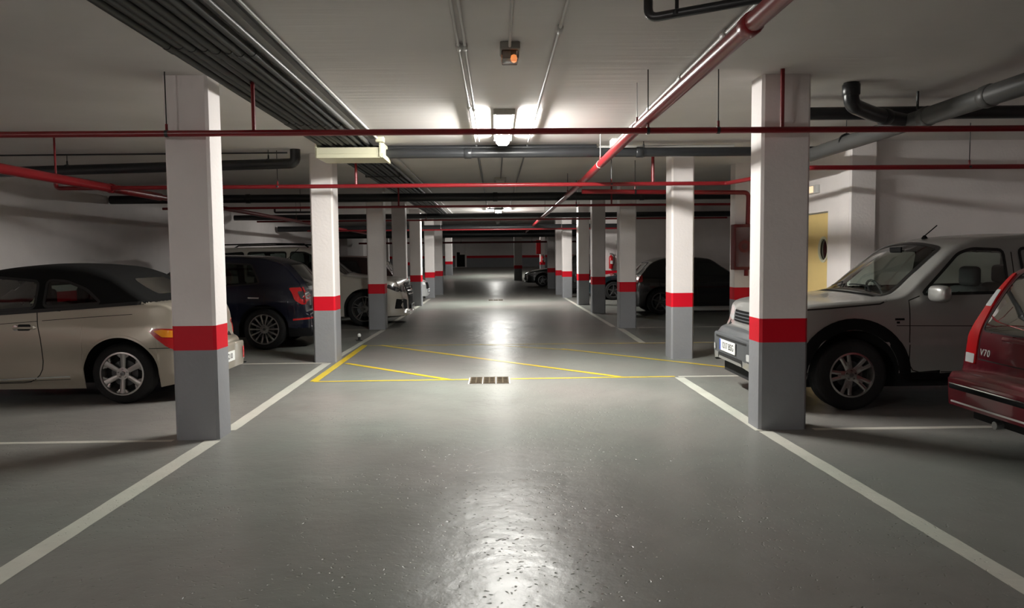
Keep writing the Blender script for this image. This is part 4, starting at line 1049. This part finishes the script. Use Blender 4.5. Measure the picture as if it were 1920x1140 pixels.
for sg in (1, -1):
    tl = c.patch('tail_light', 'B', [(sg*.665,.62),(sg*.80,.62),(sg*.815,.84),(sg*.745,1.08),(sg*.655,1.33),(sg*.61,1.33),(sg*.655,1.08),(sg*.665,.9)], 'tail_red', .012, thick=.012, rnd=.02)
    c.patch('reversing_lens', 'B', [(sg*.675,.625),(sg*.795,.625),(sg*.80,.70),(sg*.675,.70)], 'lens_clear', .016, tl, rnd=.01)
    c.patch('upper_lens', 'B', [(sg*.663,1.07),(sg*.742,1.07),(sg*.700,1.20),(sg*.645,1.20)], 'lens_clear', .016, tl, rnd=.01)
    ax = 'L' if sg > 0 else 'R'
    c.patch('tail_light', ax, [(-3.56,.64),(-3.55,.84),(-3.475,1.03),(-3.42,1.03),(-3.48,.80),(-3.48,.64)], 'tail_red', .010, thick=.01, rnd=.01)
c.ribbon('bumper_strip', 'B', [(-.74,.44),(.74,.44)], .035, 'black_plastic', .006, parts['rear_bumper'], bulk=.010)
c.ribbon('bumper_trim', 'B', [(-.74,.465),(.74,.465)], .008, 'chrome', .012, parts['rear_bumper'])
c.ribbon('lower_trim', 'B', [(-.72,.325),(.72,.325)], .014, 'conduit', .006, parts['rear_bumper'])
c.patch('plate_recess', 'B', [(-.38,.67),(.38,.67),(.38,.83),(-.38,.83)], 'car_wine', .004, parts['tailgate'], rnd=.02)
c.ribbon('gate_handle', 'B', [(-.36,.85),(.36,.85)], .03, 'car_wine', .012, parts['tailgate'], bulk=.012)
plate(c, 'B', -.14, .755, '6804 CKD', .42, .11)
p, n = c.cast('B', (.555, .72), .004)
n.normalize(); upv = (Vector((0,0,1))-n*n.z).normalized(); rd = upv.cross(n)
text_part('V70', .075, 'box_white', 'lettering', parts['tailgate'], frame_mtx(p, rd, upv), .002, 1.15)
c.ribbon('wiper', 'B', [(.0,.88),(-.30,.95),(-.42,.98)], .018, 'black_plastic', .015, bulk=.008)
c.seats((-1.5, -2.4), .6, 1.22); c.underbody(.70)
mb = MB(); mb.tube([(-3.45,.30,.22),(-3.70,.30,.215)],.03,'steel',14); mb.build('exhaust', c.root)
c.wheels('five', .215, .865, .21, 'alloy', 5)

def generic(name, loc, rz, label, paint, L, wb, wr, hw, Ht, fo, belt=.92, hood=.98, kind='hatch', style='five', n=5, rim=None, holes=False, near='L', glassm='glass_dark', clad=False, rails=False, lights=True, rimmat='alloy_dark'):
    xt = fo-L
    hd = hood
    if kind == 'suv':
        top = [(fo,.30),(fo-.005,.62),(fo-.06,.80),(fo-.16,hd-.03),(fo-.5,hd+.02),(-.35,hd+.10),(-.75,hd+.36),(-1.10,Ht-.08),(-1.5,Ht-.01),(-2.2,Ht),(xt+.75,Ht-.02),(xt+.42,Ht-.09),(xt+.22,Ht-.40),(xt+.10,Ht-.68),(xt+.07,.70),(xt+.01,.64),(xt,.56),(xt,.32)]
    elif kind == 'hatch':
        top = [(fo,.28),(fo-.005,.52),(fo-.08,.70),(fo-.3,.82),(-.1,hd),(-.45,hd+.07),(-.85,hd+.30),(-1.25,Ht-.04),(-1.8,Ht),(-2.4,Ht-.02),(xt+.55,Ht-.12),(xt+.28,Ht-.36),(xt+.12,Ht-.60),(xt+.08,.66),(xt+.01,.60),(xt,.52),(xt,.30)]
    else:
        top = [(fo,.28),(fo-.005,.52),(fo-.08,.68),(fo-.3,.78),(-.1,hd),(-.45,hd+.05),(-.9,hd+.30),(-1.35,Ht-.03),(-1.8,Ht),(-2.3,Ht-.03),(xt+1.1,Ht-.25),(xt+.75,hd+.06),(xt+.3,hd+.03),(xt+.08,hd-.04),(xt+.03,.66),(xt,.5),(xt,.30)]
    c = Car(name, loc, rz, label, paint, top=top,
        width=[(fo,hw*.62),(fo-.05,hw*.80),(fo-.2,hw*.92),(fo-.5,hw*.98),(-.5,hw),(xt+.8,hw),(xt+.35,hw*.965),(xt+.12,hw*.90),(xt+.03,hw*.82),(xt,hw*.72)],
        side=[(.15,.94),(.3,.975),(.55,1.0),(.75,.995),(belt,.955),(belt+.15,.90),(Ht-.15,.80),(Ht,.75)],
        wb=wb, wr=wr, arch=wr+.06, bot=.22, crown=.03, corner=[(xt,.05),(-1,.08),(fo,.06)], qf=[(xt,-.09),(xt+1,0),(-1.2,.10),(-.3,.12),(fo,.12)], fine=holes)
    c.cabin = (-.6, xt+.5)
    z1 = Ht-.13; b = belt+.06
    if kind == 'suv': side_w = [[(-.78,b),(-1.62,b+.01),(-1.62,z1),(-1.30,z1-.01),(-1.12,z1-.10)], [(-1.72,b+.01),(-2.55,b+.03),(-2.55,z1),(-1.72,z1)], [(-2.65,b+.04),(xt+.42,b+.08),(xt+.52,z1-.06),(-2.65,z1)]]
    elif kind == 'hatch': side_w = [[(-.72,b),(-1.62,b+.02),(-1.62,z1),(-1.30,z1-.02),(-1.15,z1-.08)], [(-1.72,b+.02),(-2.50,b+.08),(-2.35,z1-.03),(-1.72,z1)]]
    else: side_w = [[(-.80,b-.02),(-1.75,b),(-1.75,z1),(-1.45,z1)], [(-1.85,b),(-2.75,b+.02),(-2.40,z1-.02),(-1.85,z1)]]
    wins = []
    for ax in ('L', 'R'):
        for p_ in side_w: wins.append(window(c, ax, p_, mat='glass_tint' if holes else glassm, hole=holes))
    xa = -.42; xb = -1.08 if kind != 'sedan' else -1.25
    wins.append(window(c, 'T', [(xa,-hw*.70),(xa,hw*.70),(xb,hw*.60),(xb,-hw*.60)], 'windscreen', 'glass_tint' if holes else glassm, hole=holes))
    if kind != 'sedan': wins.append(window(c, 'B', [(-hw*.62,belt+.06),(hw*.62,belt+.06),(hw*.50,Ht-.16),(-hw*.50,Ht-.16)], 'rear_window', 'glass_dark', hole=False))
    dl = [(-.55,belt),(-.58,.45),(-.70,.33),(-1.60,.33),(-1.66,belt)]; dl2 = [(-1.66,belt),(-1.62,.33),(-2.15,.33),(-2.35,.62),(-2.58,.75),(-2.60,belt)]
    for ax in ('L', 'R'):
        c.region('door#1'+ax, ax, dl); c.region('door#2'+ax, ax, dl2)
    fr = []
    if clad: fr = [('bumper#cf', 'black_plastic', lambda p, n: p.z < .36 and p.x > fo-.4), ('bumper#cr', 'black_plastic', lambda p, n: p.z < .36 and p.x < xt+.45)]
    fr += [('bumper#r', paint, lambda p, n: p.x < xt+.16 and p.z < .64), ('bumper#f', paint, lambda p, n: p.x > fo-.16 and p.z < .60)]
    parts = c.finish_body(fr)
    put_windows(c, wins)
    for ax in ('L', 'R'):
        c.ribbon('door_seam', ax, dl, .009, 'seam', .0015, parts.get('door#1'+ax)); c.ribbon('door_seam', ax, dl2, .009, 'seam', .0015, parts.get('door#2'+ax))
        for xx, pk in ((-1.48, 'door#1'), (-2.42, 'door#2')):
            c.ribbon('door_handle', ax, [(xx-.09,belt-.10),(xx+.09,belt-.095)], .026, 'chrome' if holes else paint, .012, parts.get(pk+ax), bulk=.012)
        sg = 1 if ax == 'L' else -1
        mirror(c, -.72, belt+.06, sg, paint)
        if not lights: continue
        c.patch('headlight', ax, [(fo-.12,.70),(fo-.14,.60),(fo-.42,.66),(fo-.46,.76),(fo-.28,.78)], 'lens_clear', .006, rnd=.03)
        c.patch('tail_light', ax, [(xt+.10,.78),(xt+.10,.98),(xt+.30,1.0),(xt+.30,.84)], 'tail_red', .008, thick=.01, rnd=.03)
        c.patch('headlight', 'F', [(sg*hw*.45,.58),(sg*hw*.45,.70),(sg*hw*.80,.72),(sg*hw*.82,.60)], 'lens_clear', .006, rnd=.03)
        c.patch('tail_light', 'B', [(sg*hw*.62,.76),(sg*hw*.62,.92),(sg*hw*.80,.96),(sg*hw*.82,.78)], 'tail_red', .008, rnd=.02)
    c.patch('grille', 'F', [(-hw*.42,.45),(hw*.42,.45),(hw*.42,.66),(-hw*.42,.66)], 'black_plastic', .005, rnd=.03)
    plate(c, 'F', 0, .40, {'car_navy': '2938 HLF', 'car_cream': '5172 JTN', 'car_black': '8350 FRB', 'car_teal': '3364 DXM', 'car_grey': '7791 GKC', 'car_maroon': '4405 BTV'}[paint])
    if rails:
        for sg in (1, -1):
            mb = MB(); y = sg*hw*.70; mb.tube([(-1.25,y,Ht-.03),(-1.35,y,Ht+.045),(-2.0,y,Ht+.06),(xt+.9,y,Ht+.04),(xt+.75,y,Ht-.04)], .016, 'chrome' if rails == 'c' else 'black_plastic', 10); mb.build('roof_rail', c.root)
    if holes: c.seats((-1.45, -2.35), .6, Ht-.36)
    c.underbody(.72)
    c.wheels(style, rim or wr*.68, hw-.03, .22, rimmat, n)
    return c, parts
# dark blue hatch-back off-roader, tail to the aisle (left)
c, P_ = generic('hatchback_car', (-6.40, 13.12, 0), PI, 'dark blue compact car with ring-shaped red tail light, between the first two left columns', 'car_navy', 4.25, 2.57, .345, .89, 1.575, .85, .96, .98, 'hatch', 'multi', 14, .245, True, clad=True, rimmat='alloy', lights=False)
for ax in ('L',):
    tl = c.patch('tail_light', ax, [(-2.98,1.02),(-3.36,1.03),(-3.36,.78),(-3.20,.74),(-3.08,.82),(-3.04,.93)], 'tail_red', .016, thick=.012, rnd=.04)
    c.patch('clear_lens', ax, [(-3.12,.96),(-3.32,.97),(-3.32,.84),(-3.18,.83)], 'lens_dark', .022, tl, rnd=.03)
    c.patch('clear_lens', ax, [(-3.24,.94),(-3.29,.94),(-3.34,.84),(-3.29,.83)], 'lens_clear', .026, tl)
    c.ribbon('reflector', ax, [(-3.05,.50),(-3.34,.52)], .03, 'tail_red', .008)
mb = MB(); mb.tube([(-2.75,0,1.50),(-2.95,0,1.68)],.005,'black_plastic',8); mb.build('aerial', c.root)
# pale off-road car, nose to the aisle (left)
c, P_ = generic('off_road_car', (-2.90, 17.28, 0), 0.0, 'large pale off-road car with roof rails, nose to the aisle behind third left column', 'car_cream', 5.10, 3.07, .385, .965, 1.78, .95, 1.04, 1.05, 'suv', 'twin', 5, .275, True, rails='b', lights=False, rimmat='alloy')
for sg, ax in ((1, 'L'), (-1, 'R')):
    c.patch('headlight', ax, [(.52,.92),(.72,.86),(.83,.74),(.70,.76),(.50,.84)], 'lens_dark', .012, thick=.01, rnd=.03)
    c.patch('headlight', 'F', [(sg*.50,.72),(sg*.50,.84),(sg*.74,.90),(sg*.82,.78)], 'lens_dark', .012, rnd=.03)
    c.patch('air_intake', 'F', [(sg*.55,.36),(sg*.55,.56),(sg*.80,.60),(sg*.76,.36)], 'underbody', .008, rnd=.03)
    c.patch('air_intake', ax, [(.66,.38),(.70,.60),(.84,.58),(.84,.38)], 'underbody', .006, rnd=.02)
g = c.patch('grille', 'F', [(-.44,.62),(.44,.62),(.46,.94),(-.46,.94)], 'underbody', .014, rnd=.04)
for z in (.68, .75, .82, .89): c.ribbon('grille_bar', 'F', [(-.43,z),(.43,z)], .022, 'chrome', .020, g, bulk=.010)
p, n = c.cast('F', (0, .78), .03); mb = MB(); mb.lathe([(.075,0),(.09,0),(.09,.015),(.075,.015)],'chrome',28,'x',tuple(p),True)
for k in range(3):
    a = PI/2+k*2*PI/3; mb.tube([(p.x+.008,p.y,p.z),(p.x+.008,p.y+.08*math.cos(a),p.z+.08*math.sin(a))],.007,'chrome',6)
mb.build('emblem', g)
c.patch('lower_intake', 'F', [(-.42,.34),(.42,.34),(.42,.50),(-.42,.50)], 'underbody', .008, rnd=.03)
c.ribbon('skid_trim', 'F', [(-.60,.31),(.60,.31)], .03, 'chrome', .008)
generic('hatchback_car', (-6.10, 20.75, 0), PI, 'dark maroon car mostly hidden behind the large pale off-road car', 'car_maroon', 4.4, 2.6, .33, .88, 1.58, .85, .95, .98, 'hatch')
generic('saloon_car', (-3.15, 25.35, 0), 0.0, 'pale grey car glimpsed between the fifth and the bright sixth left columns', 'car_grey', 4.4, 2.6, .31, .87, 1.44, .85, .90, .90, 'sedan')
generic('hatchback_car', (6.68, 19.10+.88-.6, 0), 0.0, 'black hatchback, tail to the aisle, behind the lit second right column', 'car_black', 4.15, 2.55, .33, .87, 1.47, .85, .92, .90, 'hatch', 'five', 5, .23)
generic('saloon_car', (3.98, 25.9, 0), PI, 'dark teal car with its wheel seen beside the third right column', 'car_teal', 4.3, 2.6, .315, .87, 1.45, .85, .90, .88, 'sedan')
generic('off_road_car', (6.2, 31.0-.6, 0), 0.0, 'tall black car glimpsed as a sliver right of the bright far column', 'car_black', 4.3, 2.6, .34, .9, 1.62, .85, .95, 1.0, 'suv')
generic('saloon_car', (2.30, 37.5, 0), PI, 'distant black car with lit headlight, jutting into the aisle beyond the right columns', 'car_black', 4.4, 2.6, .32, .87, 1.42, .86, .90, .90, 'sedan')
